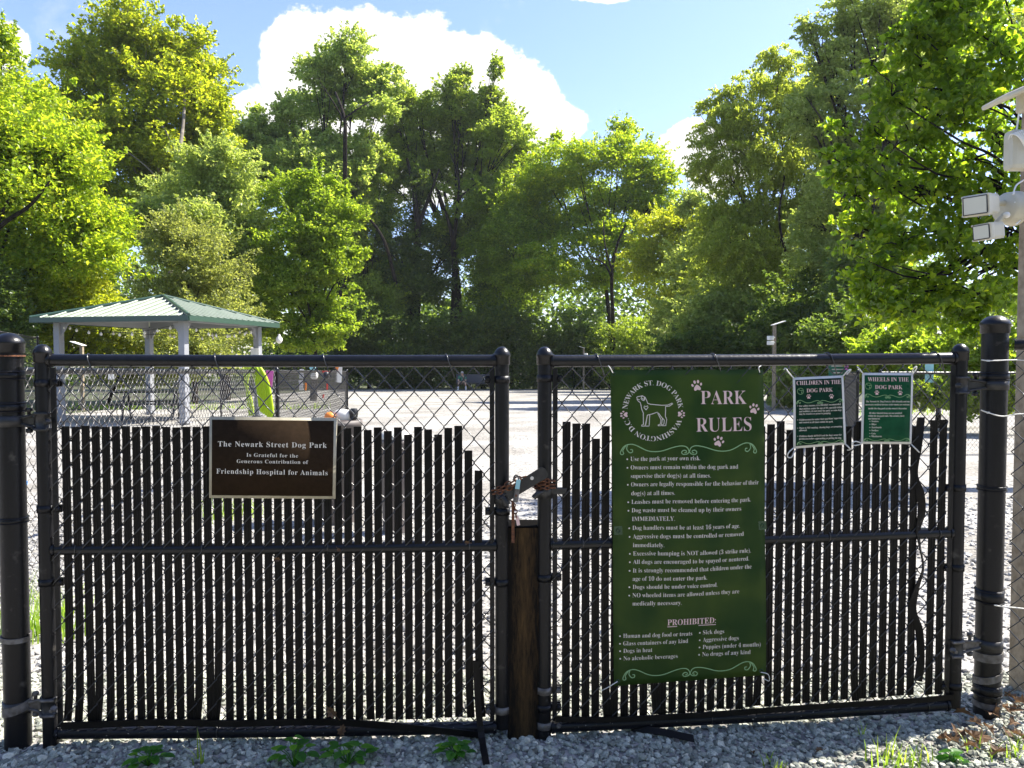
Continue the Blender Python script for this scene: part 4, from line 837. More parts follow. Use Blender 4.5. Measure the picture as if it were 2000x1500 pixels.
for i in range(4):
    b = MB(); e = (gF-gL).normalized(); rot = Matrix((e, Vector((-e.y, e.x, 0)), Vector((0, 0, 1)))).transposed(); z0 = gz(pp[i].y)-.05
    b.box((pp[i].x, pp[i].y, (z0+ze+.02)/2), (.17, .17, ze+.02-z0), rot, .012); po = b.build('post', M['gazwhite'], gzb)
    b = MB(); b.box((pp[i].x, pp[i].y, z0+.10), (.30, .30, .02), rot); b.build('base_plate', M['gazwhite'], po)
    for j in ((i+1) % 4, (i-1) % 4):
        d = (pp[j]-pp[i]).normalized(); s_ = Vector((-d.y, d.x, 0)); b = MB()
        b.prism([pp[i]+d*u+Vector((0, 0, ze-.02+v))-s_*.02 for u, v in ((.085, 0), (.30, 0), (.26, -.05), (.085, -.30))], s_*.04); b.build('gusset', M['gazwhite'], po)
for i in range(4):
    a, c = pp[i], pp[(i+1) % 4]; e = (c-a).normalized(); b = MB(); b.box(((a+c)/2).to_3d()+Vector((0, 0, ze+.09)), ((c-a).length-.18, .12, .18), Matrix((e, Vector((-e.y, e.x, 0)), Vector((0, 0, 1)))).transposed()); b.build('beam', M['gazwhite'], gzb)
sl_ = thing('string_lights', 'string of round white bulbs sagging under the gazebo roof edge', 'string lights', (gc.x, gc.y, ze-.1))
b = MB(); bulbs = []
for a, c, n in ((pp[0], pp[1], 9), (pp[1], pp[2], 8), (pp[3], pp[2], 7), (pp[0], pp[2], 6)):
    P_ = [Vector((a.x+(c.x-a.x)*k/20, a.y+(c.y-a.y)*k/20, ze-.03-.22*math.sin(math.pi*k/20))) for k in range(21)]; b.tube(P_, .006, 5)
    for k in range(n):
        q = P_[int((k+.5)/n*20)]; bulbs.append(q)
bulbs.append(Vector((gR.x, gR.y, ze-.18)))
b.build('wire', M['dark'], sl_)
for i, q in enumerate(bulbs):
    big = i == len(bulbs)-1; r_ = .10 if big else .033
    b = MB(); b.lathe([(.3*r_, 0), (.35*r_, -.5*r_), (.9*r_, -1.1*r_), (1*r_, -1.7*r_), (.8*r_, -2.3*r_), (.3*r_, -2.7*r_)], q, 10); b.build('bulb', M['white'], sl_)
nt_ = MB(); q = at(498, 692, 21.3); nt_.box(q, (.24, .02, .34), None, .004); tag(nt_.build('notice', M['paper'], None, q), 'white notice fixed low on the right gazebo post', 'notice')
# picnic table under the roof
def picnic_table(c, rz, label):
    t = thing('picnic_table', label, 'table', (c[0], c[1], gz(c[1])), 'picnic tables'); t.rotation_euler.z = 0
    Rz = Matrix.Rotation(rz, 3, 'Z'); o = Vector((c[0], c[1], gz(c[1]))); L_ = 1.7
    def slab(name, y, z, w, n):
        b = MB()
        for k in range(n): b.box(o+Rz@Vector((0, y+(k-(n-1)/2)*w/n, z)), (L_, w/n-.012, .035), Rz)
        b.build(name, M['dark'], t)
    slab('tabletop', 0, .74, .72, 5); slab('seat', -.66, .45, .26, 2); slab('seat', .66, .45, .26, 2)
    for s in (-1, 1):
        b = MB()
        for k in (-1, 1): b.tube([o+Rz@Vector((s*.6, k*.55, 0)), o+Rz@Vector((s*.6, k*.22, .72))], .028, 8)
        b.tube([o+Rz@Vector((s*.6, -.76, .41)), o+Rz@Vector((s*.6, .76, .41))], .028, 8); b.build('leg_frame', M['dark'], t)
picnic_table((-9.55, 19.9), .28, 'dark metal picnic table standing under the gazebo roof')
# solar light on a stake behind the gazebo, and far light poles
def light_pole(label, base, h, dirx, m='wood', w=.1):
    t = thing('light_pole', label, 'light pole', base, 'solar light poles round the yard'); o = Vector(base)
    b = MB(); b.box(o+Vector((0, 0, h/2-.1)), (w, w, h+.2), None, .01); b.build('pole', M[m], t)
    b = MB(); b.box(o+Vector((.12*dirx, 0, h+.06)), (.42, .30, .025), Matrix.Rotation(R(-18*dirx), 3, 'Y'), .006); b.build('solar_panel', M['white'], t)
    for z in (-.42, -.58):
        b = MB(); c = o+Vector((-.16*dirx, -.10, h+z)); b.box(c, (.19, .13, .13), Matrix.Rotation(R(25*dirx), 3, 'Z'), .015); b.tube([c, o+Vector((0, -.03, h+z+.02))], .025, 8); b.build('lamp_head', M['white'], t)
    return t
def ground_at(px, Y): p = at(px, 700, Y); return (p.x, Y, gz(Y))
light_pole('pale solar light on a short pole behind the left gazebo post', ground_at(160, 25), 2.15, -1)
light_pole('slim solar light pole standing before dark trees, above the two small posters', ground_at(1512, 24.3), 2.78, 1)
light_pole('far thin light pole seen just right of the gap between the gate leaves', ground_at(1140, 53.0), 2.95, -1, 'barkpale', .12)
# far bench and seated person
bx0 = at(932, 750, 53.3).x; gb = gz(53.3)
bn_ = thing('bench', 'dark park bench at the far edge of the gravel beside the seated person', 'bench', (bx0, 53.3, gb)); o = Vector((bx0, 53.3, gb))
b = MB(); b.box(o+Vector((-.25, -.05, .44)), (2.5, .46, .05), None, .01); b.build('seat', M['dark'], bn_)
M['benchback'] = mat('bench_back', (0.045, 0.045, 0.055), 0.6)
b = MB(); b.box(o+Vector((-.25, .22, .80)), (2.5, .05, .62), Matrix.Rotation(R(-8), 3, 'X'), .02); bk = b.build('backrest', M['benchback'], bn_)
b = MB(); b.lathe([(.17, 0), (.17, .012)], o+Vector((.55, .185, .82)), 20, axis=(0, -1, .1)); b.build('medallion', M['lidpale'], bk)
for s in (-1.35, .9):
    b = MB(); b.box(o+Vector((s, .0, .21)), (.06, .42, .42), None, .01); b.build('leg', M['dark'], bn_)
def person(o):
    t = thing('person', 'person in a green shirt and pale socks sitting at the far bench, elbows on knees', 'person', o); o = Vector(o)
    V = []; Rr = []; E_ = []
    def v(x, y, z, r, par=None):
        V.append((x, y, z)); Rr.append(r); i = len(V)-1
        if par is not None: E_.append((par, i))
        return i
    pel = v(0, .02, .52, .135); sp1 = v(0, -.03, .70, .125, pel); sp2 = v(0, -.10, .88, .14, sp1); nk = v(0, -.16, 1.03, .062, sp2)
    h1 = v(0, -.21, 1.12, .085, nk); h2 = v(0, -.225, 1.20, .098, h1); h3 = v(0, -.20, 1.27, .075, h2); v(0, -.315, 1.165, .022, h1)
    for s in (-1, 1):
        hp = v(s*.11, -.02, .50, .10, pel); kn = v(s*.24, -.44, .52, .068, hp); an = v(s*.27, -.44, .10, .042, kn); v(s*.29, -.62, .045, .036, an)
        sh = v(s*.20, -.11, .95, .065, sp2); el = v(s*.27, -.32, .66, .045, sh); wr = v(s*.07, -.50, .60, .030, el); pm = v(s*.03, -.56, .585, .036, wr)
        for k in range(4): f1 = v(s*(.03-.022*k), -.615-.004*k, .60-.012*k, .010, pm); v(s*(.015-.022*k), -.645, .575-.012*k, .009, f1)
        th = v(s*.045, -.575, .625, .011, pm); v(s*.03, -.61, .645, .009, th)
    me = bpy.data.meshes.new('tmp'); me.from_pydata(V, E_, []); ob = bpy.data.objects.new('tmp', me); COL.objects.link(ob)
    sk = ob.modifiers.new('s', 'SKIN'); sk.use_smooth_shade = True; sb = ob.modifiers.new('b', 'SUBSURF'); sb.levels = 1
    for i, r in enumerate(Rr): me.skin_vertices[0].data[i].radius = (r, r); me.skin_vertices[0].data[i].use_root = (i == 0)
    bpy.context.view_layer.update(); m2 = bpy.data.meshes.new_from_object(ob.evaluated_get(bpy.context.evaluated_depsgraph_get())); bpy.data.objects.remove(ob)
    m2.materials.clear(); m2.materials.append(M['skin']); m2.name = 'body'; bo = bpy.data.objects.new('body', m2); COL.objects.link(bo); bo.parent = t
    def cloth(name, paths, m):
        b = MB()
        for pts, rs in paths: b.tube([o+Vector(p) for p in pts], rs, 12)
        b.build(name, M[m], t)
    cloth('shirt', [([(0, .02, .56), (0, -.03, .70), (0, -.10, .88), (0, -.135, .98)], [.165, .155, .17, .10])]+[([(s*.12, -.10, .94), (s*.21, -.13, .93), (s*.255, -.25, .77)], [.09, .085, .068]) for s in (-1, 1)], 'shirt')
    cloth('shorts', [([(0, .03, .46), (0, .0, .60)], [.17, .165])]+[([(s*.09, -.02, .50), (s*.225, -.40, .53)], [.115, .095]) for s in (-1, 1)], 'shorts')
    cloth('socks_and_shoes', [([(s*.27, -.44, .27), (s*.27, -.44, .08)], [.056, .052]) for s in (-1, 1)]+[([(s*.268, -.40, .05), (s*.28, -.55, .05), (s*.29, -.66, .04)], [.05, .052, .035]) for s in (-1, 1)], 'sock')
    b = MB(); b.ball(o+Vector((0, -.205, 1.235)), .108, 12, 8, (.95, 1.1, .85)); b.build('cap', M['hair'], t)
    b = MB()
    for s in (-1, 1): b.ball(o+Vector((s*.038, -.312, 1.20)), .012, 8, 5)
    b.build('eyes', M['dark'], t)
person((at(903, 750, 53).x, 53.05, gz(53)))
# bins, hose, papers and toys behind the left leaf
def bin_(label, c, h, r, lidm, lid):
    t = thing('trash_bin', label, 'bin', (c[0], c[1], gz(c[1])), 'bins behind the left gate leaf'); o = Vector((c[0], c[1], gz(c[1])))
    b = MB(); b.lathe([(r*.82, 0), (r*.84, .02), (r*.97, h-.05), (r*1.02, h-.045), (r*1.02, h), (r*.95, h), (r*.93, h-.04)], o, 28); b.build('body', M['bin'], t)
    b = MB(); b.lathe([(r*1.05, 0), (r*1.06, .02), (r*.9, .045), (r*.3, .07)] if lid else [(r*.98, -.01), (r*.98, .003)], o+Vector((0, 0, h+.001)), 28); b.build('lid', M[lidm], t)
    return o+Vector((0, 0, h))
Yb = 6.3; top = bin_('brown round bin with white and orange litter heaped on its top', (at(662, 800, Yb).x, Yb), .86, .19, 'bin', False)
b = MB(); b.ball(top+Vector((.04, -.05, .04)), .07, 10, 6, (1.2, .8, .8)); b.ball(top+Vector((.0, .02, .03)), .06, 10, 6, (1, 1, .7)); tag(b.build('litter_bag', M['paper'], None, top), 'crumpled white bag on top of the brown bin', 'litter')
b = MB(); b.ball(top+Vector((-.05, -.10, .035)), .05, 8, 6, (1, .8, .8)); tag(b.build('wrapper', M['orange'], None, top), 'orange wrapper on top of the brown bin', 'litter')
b = MB(); b.lathe([(.02, 0), (.035, .03), (.04, .075), (.03, .10)], top+Vector((.135, -.06, .0)), 12); tag(b.build('dark_cup', M['steel_dark'], None, top), 'dark cup at the right rim of the brown bin', 'cup')
top = bin_('low brown bin with a pale flat lid, further right behind the slats', (at(772, 830, 5.9).x, 5.9), .74, .12, 'lidpale', True)
ho = thing('garden_hose', 'lime green hose bundle draped over the fence beside the pink notice', 'hose', at(500, 810, 8.4))
b = MB()
for k in range(6):
    q = k-2.5; b.tube(smooth_path([at(486+q*3, 722, 8.4), at(492+q*3.4, 712, 8.3), at(503+q*4.2, 724+abs(q), 8.24), at(513+q*4.4, 752, 8.24), at(519+q*4.6, 790, 8.25), at(522+q*4.2, 812+q*3, 8.28)], 6), .0165+.002*math.sin(k*3), 8)
b.build('front_strands', M['lime'], ho)
b = MB()
for k in range(3): b.tube(smooth_path([at(489-k*4, 716, 8.55), at(481-k*2.2+2, 745, 8.6), at(484+k*3, 780, 8.6), at(488+k*3.5, 812, 8.6)], 6), .016, 8)
b.build('back_strands', M['lime'], ho)
def card(name, px, py, w, h, Y, m, label, cat, tilt=0.0):
    c = at(px, py, Y); s = Y/F; b = MB(); b.box(c, (w*s, .006, h*s), Matrix.Rotation(R(tilt), 3, 'Y')@Matrix.Rotation(R(3), 3, 'Z')); o = b.build(name, M[m], None, c); return tag(o, label, cat)
pn = thing('pink_notice', 'pink and white notice with an orange and blue mark, right of the lime hose', 'notice', at(525, 766, 8.5))
b = MB(); s = 8.5/F; b.box(at(525, 745, 8.5), (14*s, .005, 42*s), Matrix.Rotation(R(6), 3, 'Y')); b.build('sheet', M['pink'], pn)
for nm, x, y, w, h, m in (('blank_strip', 527, 762, 11, 9, 'paper'), ('picture', 525, 748, 4.5, 6, 'orange'), ('picture', 526, 756, 4, 5, 'blue')):
    b = MB(); b.box(at(x, y, 8.49), (w*s, .003, h*s), Matrix.Rotation(R(6), 3, 'Y')); b.build(nm, M[m], pn)
card('paper_notice', 589, 730, 8, 18, 11.3, 'paper', 'upper white paper slip on the far fence left of the toys', 'notice', 3)
card('paper_notice', 588, 752, 8, 20, 11.25, 'paper', 'lower white paper slip on the far fence under another slip', 'notice', -4)
card('paper_notice', 662, 732, 11, 30, 14.6, 'paper', 'white sheet near the end of the far fence below an orange tab', 'notice', 4)
card('toy', 658, 719, 6, 7, 14.5, 'orange', 'orange tab above the white sheet at the end of the far fence', 'toy', 20)
card('toy', 597, 755, 3.5, 15, 11.2, 'orange', 'thin orange strip beside the lower white paper slip', 'toy', 5)
card('toy', 633, 726, 22, 4, 12.8, 'red', 'red strap hung across the far fence', 'strap', 3)
card('toy', 639, 755, 3, 12, 13.2, 'red', 'upper red strip hanging low on the far fence', 'strap', 2); card('toy', 631, 774, 3.5, 8, 12.9, 'red', 'lower red scrap hanging on the far fence', 'strap', 8)
for px, py, r, m, lb in ((614, 734, .06, 'paper', 'white cup-shaped toy hanging on the far fence'), (611, 717, .05, 'teal', 'teal toy hanging above the white one on the far fence'), (637, 733, .055, 'dark', 'black lump of a toy hanging under the red strap')):
    c = at(px, py, 12.2); b = MB(); b.lathe([(.3*r, -r), (.9*r, -.7*r), (1.05*r, 0), (.8*r, .8*r), (.3*r, 1.1*r)], c, 10, axis=(.4, -.1, 1)); tag(b.build('toy', M[m], None, c), lb, 'toy')
c = at(44, 951, 5.6); c.z = gz(5.6)+.05; b = MB(); b.ball(at(43, 944, 5.4), .035, 14, 9); tag(b.build('ball', M['blue'], None, at(43, 951, 5.4)), 'small blue ball caught in the fence left of the gate', 'ball')
card('paper_notice', 217, 734, 11, 14, 10.4, 'paper', 'white notice on a post left of the picnic table', 'notice')
card('fence_sign', 1815, 729, 17, 36, 11.55, 'teal', 'narrow pale blue notice on the distant fence at the right', 'sign')
card('fence_sign', 1637, 721, 38, 26, 19.0, 'greensign', 'far green sign behind the white-bordered poster', 'sign')
b = MB()
for y, x0, x1 in ((715, 1624, 1650), (721.5, 1625, 1649), (728, 1628, 1645)):
    b.box((at(x0, y, 18.98)+at(x1, y, 18.98))/2, ((x1-x0)*18.98/F, .004, 2.2*19/F))
fs_ = [o for o in bpy.data.objects if o.get('label', '').startswith('far green')][0]; b.build('pale_lines', M['ink'], fs_)
card('pink_tag', 1653, 718, 7, 9, 18.5, 'pink', 'pink tag beside the far green sign', 'tag', 15)

# ------------------------------------------------------------------ trees and shrubs
def leaf_quads(C, s, rs, droop=0.0, up=0.5, asp=0.55, fold=.18):
    n = len(C); nrm = rs.randn(n, 3); nrm[:, 2] = np.abs(nrm[:, 2])+up; nrm /= np.linalg.norm(nrm, axis=1)[:, None]
    a = rs.randn(n, 3); a[:, 2] -= droop*1.6; a -= nrm*(a*nrm).sum(1)[:, None]; a /= np.linalg.norm(a, axis=1)[:, None]+1e-9
    b = np.cross(nrm, a); L_ = (s*(.65+.7*rs.rand(n)))[:, None]; w = L_*asp*.5
    V = np.stack([C-a*L_*.5, C-b*w+nrm*w*fold*2-a*L_*.06, C+a*L_*.5-nrm*L_*.12, C+b*w+nrm*w*fold*2-a*L_*.06], 1).reshape(-1, 3)
    return V
def crown_points(lobes, n, rs, bough=(.20, .36), flat=.62, shell=.45, spray=.16, drp=0.0):
    """leaf centres: lobes > boughs > leaves"""
    vol = np.array([l[3]*l[4] for l in lobes]); cnt = np.maximum(1, (n*vol/vol.sum())).astype(int); out = []
    for (x, y, z, rx, rz, ry), m in zip(lobes, cnt):
        rm = (rx+rz)/2; nb = max(6, int(26*(1+rm*.25)))
        d = rs.randn(nb, 3); d /= np.linalg.norm(d, axis=1)[:, None]; rad = rs.rand(nb, 1)**shell; bough = tuple(bough)
        bc = d*rad*np.array([[rx, ry, rz]])*.88; br = rm*(bough[0]+(bough[1]-bough[0])*rs.rand(nb)); wgt = br**2; wgt /= wgt.sum()
        idx = rs.choice(nb, m, p=wgt); g = rs.randn(m, 3); g /= (np.linalg.norm(g, axis=1)[:, None]+1e-9); g *= rs.rand(m, 1)**.42
        g[:, 2] *= flat; off = g*br[idx][:, None]
        off[:, 2] -= drp*br[idx]*np.abs(g[:, 0])*1.2
        p = bc[idx]+off
        ns = int(m*spray)          # twigs that stick out of the outline
        if ns > 10:
            nt_ = max(3, int(nb*.8)); td = rs.randn(nt_, 3); td[:, 2] = td[:, 2]*.7+.45; td /= np.linalg.norm(td, axis=1)[:, None]
            k = rs.randint(0, nt_, ns); q = rs.rand(ns, 1); tp = td[k]*np.array([[rx, ry, rz]])*(.72+.50*q)+rs.randn(ns, 3)*rm*.045*(1.3-q); tp[:, 2] -= drp*rm*.3*q[:, 0]
            p[:ns] = tp
        out.append(p+np.array([[x, y, z]]))
    return np.concatenate(out)
TREES = 0
def tree(name, label, cat, Y, lobes, m, nleaf, lsize, base, bark='bark', trunk_r=.22, seed=1, group=None, droop=.25, asp=.55, up=.4, limbs=(), dy=.6, drp=0.0, flat=.62, spray=.16, shell=.45, bough=(.23, .42), visible=()):
    rs = np.random.RandomState(seed); s = Y/F
    bp = Vector((at(base, 700, Y).x, Y, gz(Y)))
    t = thing(name, label, cat, bp, group); Ls = []
    nleaf = int(nleaf*1.38); lsize *= 1.0
    for l in lobes:
        px, py, rx, ry = l[:4]; rx *= 1.13; ry *= 1.13; yo = l[4] if len(l) > 4 else rs.uniform(-.6, .6)*rx*s
        c = at(px, py, Y+yo); Ls.append((c.x, c.y, c.z, rx*s, ry*s, (rx+ry)/2*s*dy))
    C_ = crown_points(Ls, nleaf, rs, flat=flat, spray=spray, shell=shell, drp=drp, bough=bough)
    C_ = C_[C_[:, 2] > gz(Y)+.05]
    V = leaf_quads(C_, lsize, rs, droop, up, asp); n = len(C_)
    np_mesh('crown', V, np.arange(n*4).reshape(n, 4), m, t, origin=bp[:])
    b = MB(); wx = np.array([l[0] for l in Ls]); top = max(l[2] for l in Ls); cx = float(np.average(wx)); zc = float(np.average([l[2] for l in Ls]))
    fork = Vector((bp.x+(cx-bp.x)*.35, Y, bp.z+(zc-bp.z)*.55))
    b.tube(smooth_path([bp-Vector((0, 0, .2)), bp+(fork-bp)*.5+Vector((trunk_r*.6, 0, 0)), fork], 4), [trunk_r*(1.1-.55*i/8) for i in range(9)], 9)
    for l in Ls:
        c = Vector(l[:3]); mid = fork+(c-fork)*.5+Vector((rs.uniform(-.3, .3), rs.uniform(-.3, .3), rs.uniform(0, .5)))*l[3]*.5
        p_ = smooth_path([fork-Vector((0, 0, .1)), mid, c], 4); b.tube(p_, [trunk_r*(.36-.30*i/8) for i in range(9)], 6)
        for _ in range(5):
            dd = Vector(rs.randn(3)); dd.normalize(); dd.z = abs(dd.z)*.7; e = c+Vector((dd.x*l[3], dd.y*l[5], dd.z*l[4]))*.8
            st = mid+(c-mid)*rs.rand(); b.tube([st, (st+e)/2+Vector((0, 0, .06*l[4])), e], [trunk_r*.14, trunk_r*.09, trunk_r*.03], 5)
    for pts, r0, r1 in limbs:
        q = smooth_path([at(x, y, Y+o) for x, y, o in pts], 5); k = len(q)-1; b.tube(q, [.7*(r0+(r1-r0)*i/k) for i in range(k+1)], 8)
    b.build('trunk', M[bark], t); return t
g1 = 'trees round the dog park'
LM = {}
LM['bright'] = leaf_mat('maple_bright', (0.085, 0.135, 0.012), (0.17, 0.215, 0.016), (0.25, 0.26, 0.03), .5, 1.35)
LM['syc'] = leaf_mat('sycamore_leaf', (0.10, 0.137, 0.012), (0.19, 0.22, 0.016), (0.26, 0.255, 0.03), .5, 1.3)
LM['grey'] = leaf_mat('greygreen_leaf', (0.12, 0.16, 0.045), (0.21, 0.255, 0.08), (0.29, 0.32, 0.14), .42, 1.2)
LM['olive'] = leaf_mat('olive_leaf', (0.105, 0.13, 0.04), (0.18, 0.20, 0.065), (0.25, 0.265, 0.11), .4, 1.2)
LM['mid'] = leaf_mat('mid_leaf', (0.075, 0.12, 0.014), (0.145, 0.195, 0.02), (0.22, 0.26, 0.04), .48, 1.3)
LM['cotton'] = leaf_mat('cottonwood_leaf', (0.115, 0.16, 0.045), (0.21, 0.26, 0.075), (0.31, 0.34, 0.14), .45, 1.25)
LM['oak'] = leaf_mat('oak_leaf', (0.09, 0.13, 0.02), (0.165, 0.215, 0.032), (0.24, 0.28, 0.05), .42, 1.25)
LM['dark'] = leaf_mat('shade_leaf', (0.04, 0.068, 0.016), (0.08, 0.12, 0.022), (0.13, 0.17, 0.035), .4, 1.25)  # leaf colour darkened to hold the shade under taller trees
LM['yellow'] = leaf_mat('yellow_leaf', (0.13, 0.16, 0.012), (0.21, 0.235, 0.02), (0.28, 0.28, 0.035), .48, 1.3)
LM['maple'] = leaf_mat('maple_leaf', (0.085, 0.135, 0.012), (0.16, 0.205, 0.014), (0.24, 0.26, 0.02), .5, 1.35)
LM['ash'] = leaf_mat('ash_leaf', (0.13, 0.165, 0.03), (0.21, 0.25, 0.045), (0.28, 0.30, 0.09), .45, 1.25)
LM['near'] = leaf_mat('mulberry_leaf', (0.045, 0.08, 0.008), (0.10, 0.15, 0.012), (0.20, 0.24, 0.015), .5, 1.6, rough=.25)
tree('maple_tree', 'bright yellow-green tree filling the left edge of the picture', 'tree', 26, [(4,95,26,55),(-30,175,90,70),(40,200,60,40),(-40,330,190,140),(70,260,110,90),(120,330,70,70),(90,400,120,80),(175,440,80,50),(205,475,50,35),(40,520,190,80),(150,500,90,45),(60,600,90,60)], LM['bright'], 62000, .155, -70, 'bark', .25, 21, g1, limbs=[([(-60,640,0),(-20,470,-2.2),(60,400,-3),(100,350,-3)], .16, .03), ([(-30,480,-2.2),(20,380,-2.5),(45,250,-2)], .10, .02)])
tree('sycamore_tree', 'tall yellowish sycamore with a pale trunk at the upper left', 'tree', 44, [(240,40,60,50),(250,100,95,70),(362,95,50,55),(380,160,70,70),(175,130,70,60),(300,190,110,80),(140,215,65,60),(400,220,50,70),(230,270,130,70),(340,300,90,60),(180,350,90,60),(120,300,50,40),(300,330,80,60),(420,300,50,50),(260,420,80,60),(180,430,60,50)], LM['syc'], 66000, .24, 352, 'barkpale', .30, 22, g1, limbs=[([(356,720,0),(352,420,-1),(350,345,-2.6),(352,290,-3.4),(358,240,-2.5),(362,170,-1)], .30, .08), ([(350,310,-2.6),(320,250,-2.2),(285,200,-2)], .10, .03), ([(350,420,-1),(300,340,-2.4),(240,290,-2.6)], .09, .03)])
tree('locust_tree', 'tall grey-green tree rising behind the gazebo roof', 'tree', 34, [(420,330,80,60),(370,400,90,70),(470,400,55,90),(500,480,40,90),(420,470,100,80),(470,590,70,100),(300,440,50,50)], LM['grey'], 42000, .17, 440, 'bark', .2, 23, g1)
tree('olive_shrub', 'dull olive-green small tree just behind the gazebo', 'tree', 29.5, [(350,470,70,60),(400,530,90,80),(330,570,70,80),(400,630,90,60),(310,640,50,60)], LM['olive'], 32000, .12, 380, 'bark', .12, 24, g1, asp=.5)
tree('young_maple', 'light green young tree at the right end of the gazebo', 'tree', 33, [(575,395,60,55),(620,370,50,45),(650,430,55,60),(590,480,80,70),(640,520,70,50),(560,560,60,70),(630,600,70,45),(600,650,75,40),(660,640,40,30),(690,500,30,22),(520,620,40,50)], LM['mid'], 44000, .15, 610, 'bark', .15, 25, g1, flat=.5)
tree('cottonwood_tree', 'tall cottonwood silhouetted against the big cloud', 'tree', 57, [(680,100,45,42),(625,140,45,40),(690,165,75,50),(745,165,42,35),(640,205,70,45),(735,215,45,25),(560,215,32,30),(500,235,28,26),(545,275,70,45),(600,330,80,60),(680,330,40,50),(500,330,50,60),(720,300,25,50),(640,290,50,40),(620,430,60,60),(480,270,40,40),(530,320,60,50),(710,380,30,50)], LM['cotton'], 62000, .24, 668, 'bark', .34, 26, g1, asp=.7, limbs=[([(668,700,0),(672,500,-1),(674,290,-4),(672,228,-4),(655,180,-3)], .34, .10), ([(672,232,-4),(700,212,-4),(735,190,-3)], .12, .04), ([(672,235,-4),(645,190,-4),(625,160,-3)], .10, .03)])
tree('oak_tree', 'broad dark oak with forking trunks at the centre of the tree line', 'tree', 61, [(880,190,40,40),(830,225,60,45),(905,230,50,45),(955,200,26,40),(968,135,14,28),(965,230,45,35),(860,290,100,55),(985,270,55,50),(785,300,45,55),(770,250,25,22),(930,330,100,55),(820,350,50,45),(1020,310,40,35),(760,360,35,35),(930,400,70,50),(870,460,50,40),(760,210,25,20),(800,200,35,30),(1000,380,60,50),(960,450,60,50),(1030,440,50,60),(760,420,30,40),(900,150,22,22)], LM['oak'], 76000, .26, 890, 'bark', .42, 27, g1, limbs=[([(880,720,0),(888,560,-1),(884,470,-2),(872,420,-2.5),(855,370,-2)], .42, .10), ([(886,480,-2),(892,420,-2.5),(896,350,-2),(880,300,-1)], .24, .07), ([(886,400,-2.5),(915,370,-2.5),(950,345,-1)], .14, .04), ([(810,720,-1),(815,560,-1),(815,440,-3),(808,370,-2.5),(795,310,-1)], .50, .16), ([(818,440,-3),(840,380,-2.5),(858,330,-2)], .25, .08)])
tree('ivy_tree', 'dark ivy-covered trunk left of the oak, against a sky gap', 'tree', 59, [(815,420,22,60),(812,500,34,60),(818,360,22,30),(806,570,60,60),(700,560,60,60),(740,440,22,60),(780,490,40,60),(730,520,50,60),(850,540,50,60),(880,480,40,40),(690,470,30,50)], LM['dark'], 34000, .22, 812, 'bark', .40, 28, g1, limbs=[([(775,560,-2),(750,470,-4),(715,420,-4),(690,395,-3)], .22, .08)])
tree('field_maple', 'rounded yellow-green maple right of centre', 'tree', 56.5, [(1215,255,26,30),(1200,300,60,45),(1130,320,70,50),(1255,320,60,45),(1065,345,50,50),(1290,380,40,50),(1160,380,110,60),(1250,400,70,50),(1040,430,60,50),(1110,450,90,45),(1200,470,80,45),(1010,400,35,35),(1080,520,70,50),(1160,540,60,40),(1310,340,22,22),(1085,275,12,22)], LM['maple'], 62000, .22, 1195, 'bark', .24, 29, g1, flat=.45, limbs=[([(1200,720,0),(1197,620,-2),(1195,540,-5),(1205,480,-5),(1222,440,-5)], .22, .10), ([(1196,545,-5),(1180,515,-5),(1150,500,-4)], .14, .05), ([(1196,530,-5),(1182,480,-5),(1178,430,-4)], .12, .04)])
tree('box_elder', 'small yellowish tree right of the rounded maple', 'tree', 50, [(1290,450,50,45),(1340,440,50,40),(1270,510,60,50),(1340,510,50,60),(1370,460,30,40),(1310,580,70,50)], LM['yellow'], 22000, .19, 1310, 'bark', .14, 30, g1, droop=.6)
tree('ash_tree', 'feathery drooping ash leaning into the sky at the right', 'tree', 35, [(1520,115,40,28),(1490,165,55,35),(1425,190,45,26),(1380,210,25,15),(1550,190,55,55),(1460,235,70,40),(1560,260,60,60),(1480,310,80,50),(1400,300,50,40),(1370,340,25,25),(1570,350,60,60),(1460,390,80,50),(1400,410,30,35),(1530,440,90,60),(1440,480,70,60),(1420,250,60,40),(1390,460,40,60),(1600,430,60,60),(1500,520,80,50),(1580,170,50,60),(1610,300,50,60)], LM['ash'], 64000, .19, 1510, 'bark', .2, 31, g1, droop=1.3, asp=.34, drp=.9, spray=.3, limbs=[([(1530,720,0),(1545,560,-1),(1522,430,-2),(1532,330,-1.5),(1505,240,-1)], .13, .03)])
tree('elm_tree', 'large grey-green tree at the upper right behind the broad-leaved one', 'tree', 30, [(1650,30,50,45),(1720,10,80,60),(1620,110,45,40),(1690,110,80,60),(1800,40,110,70),(1640,190,60,50),(1740,190,100,70),(1900,60,120,90),(1610,270,40,50),(1680,290,80,60),(1820,200,110,90),(1640,380,70,60),(1600,450,60,60),(1720,400,90,60),(1620,510,70,60),(1700,490,80,60),(1580,60,30,30),(1570,220,40,50),(1760,330,80,60)], LM['grey'], 76000, .15, 1720, 'bark', .28, 32, g1, limbs=[([(1700,700,0),(1690,480,-1),(1640,360,-1.5),(1618,260,-1.5),(1575,190,-1)], .14, .03), ([(1690,450,-1),(1725,330,-1.5),(1712,220,-1.5),(1680,110,-1)], .12, .03)])
tree('hickory_tree', 'mid-green tree wedged between the cottonwood and the ivy-covered trunk', 'tree', 58, [(700,400,40,50),(690,470,50,50),(745,330,30,40),(730,590,60,50),(760,540,40,40),(650,460,50,60),(720,290,18,40)], LM['oak'], 26000, .22, 720, 'bark', .14, 33, g1)
tree('walnut_tree', 'leafy tree filling the space between the oak and the rounded maple', 'tree', 58, [(1000,470,55,60),(960,400,50,50),(1020,540,60,60),(940,500,45,50),(1040,400,40,40),(985,600,60,40)], LM['mid'], 28000, .22, 1000, 'bark', .16, 34, g1)
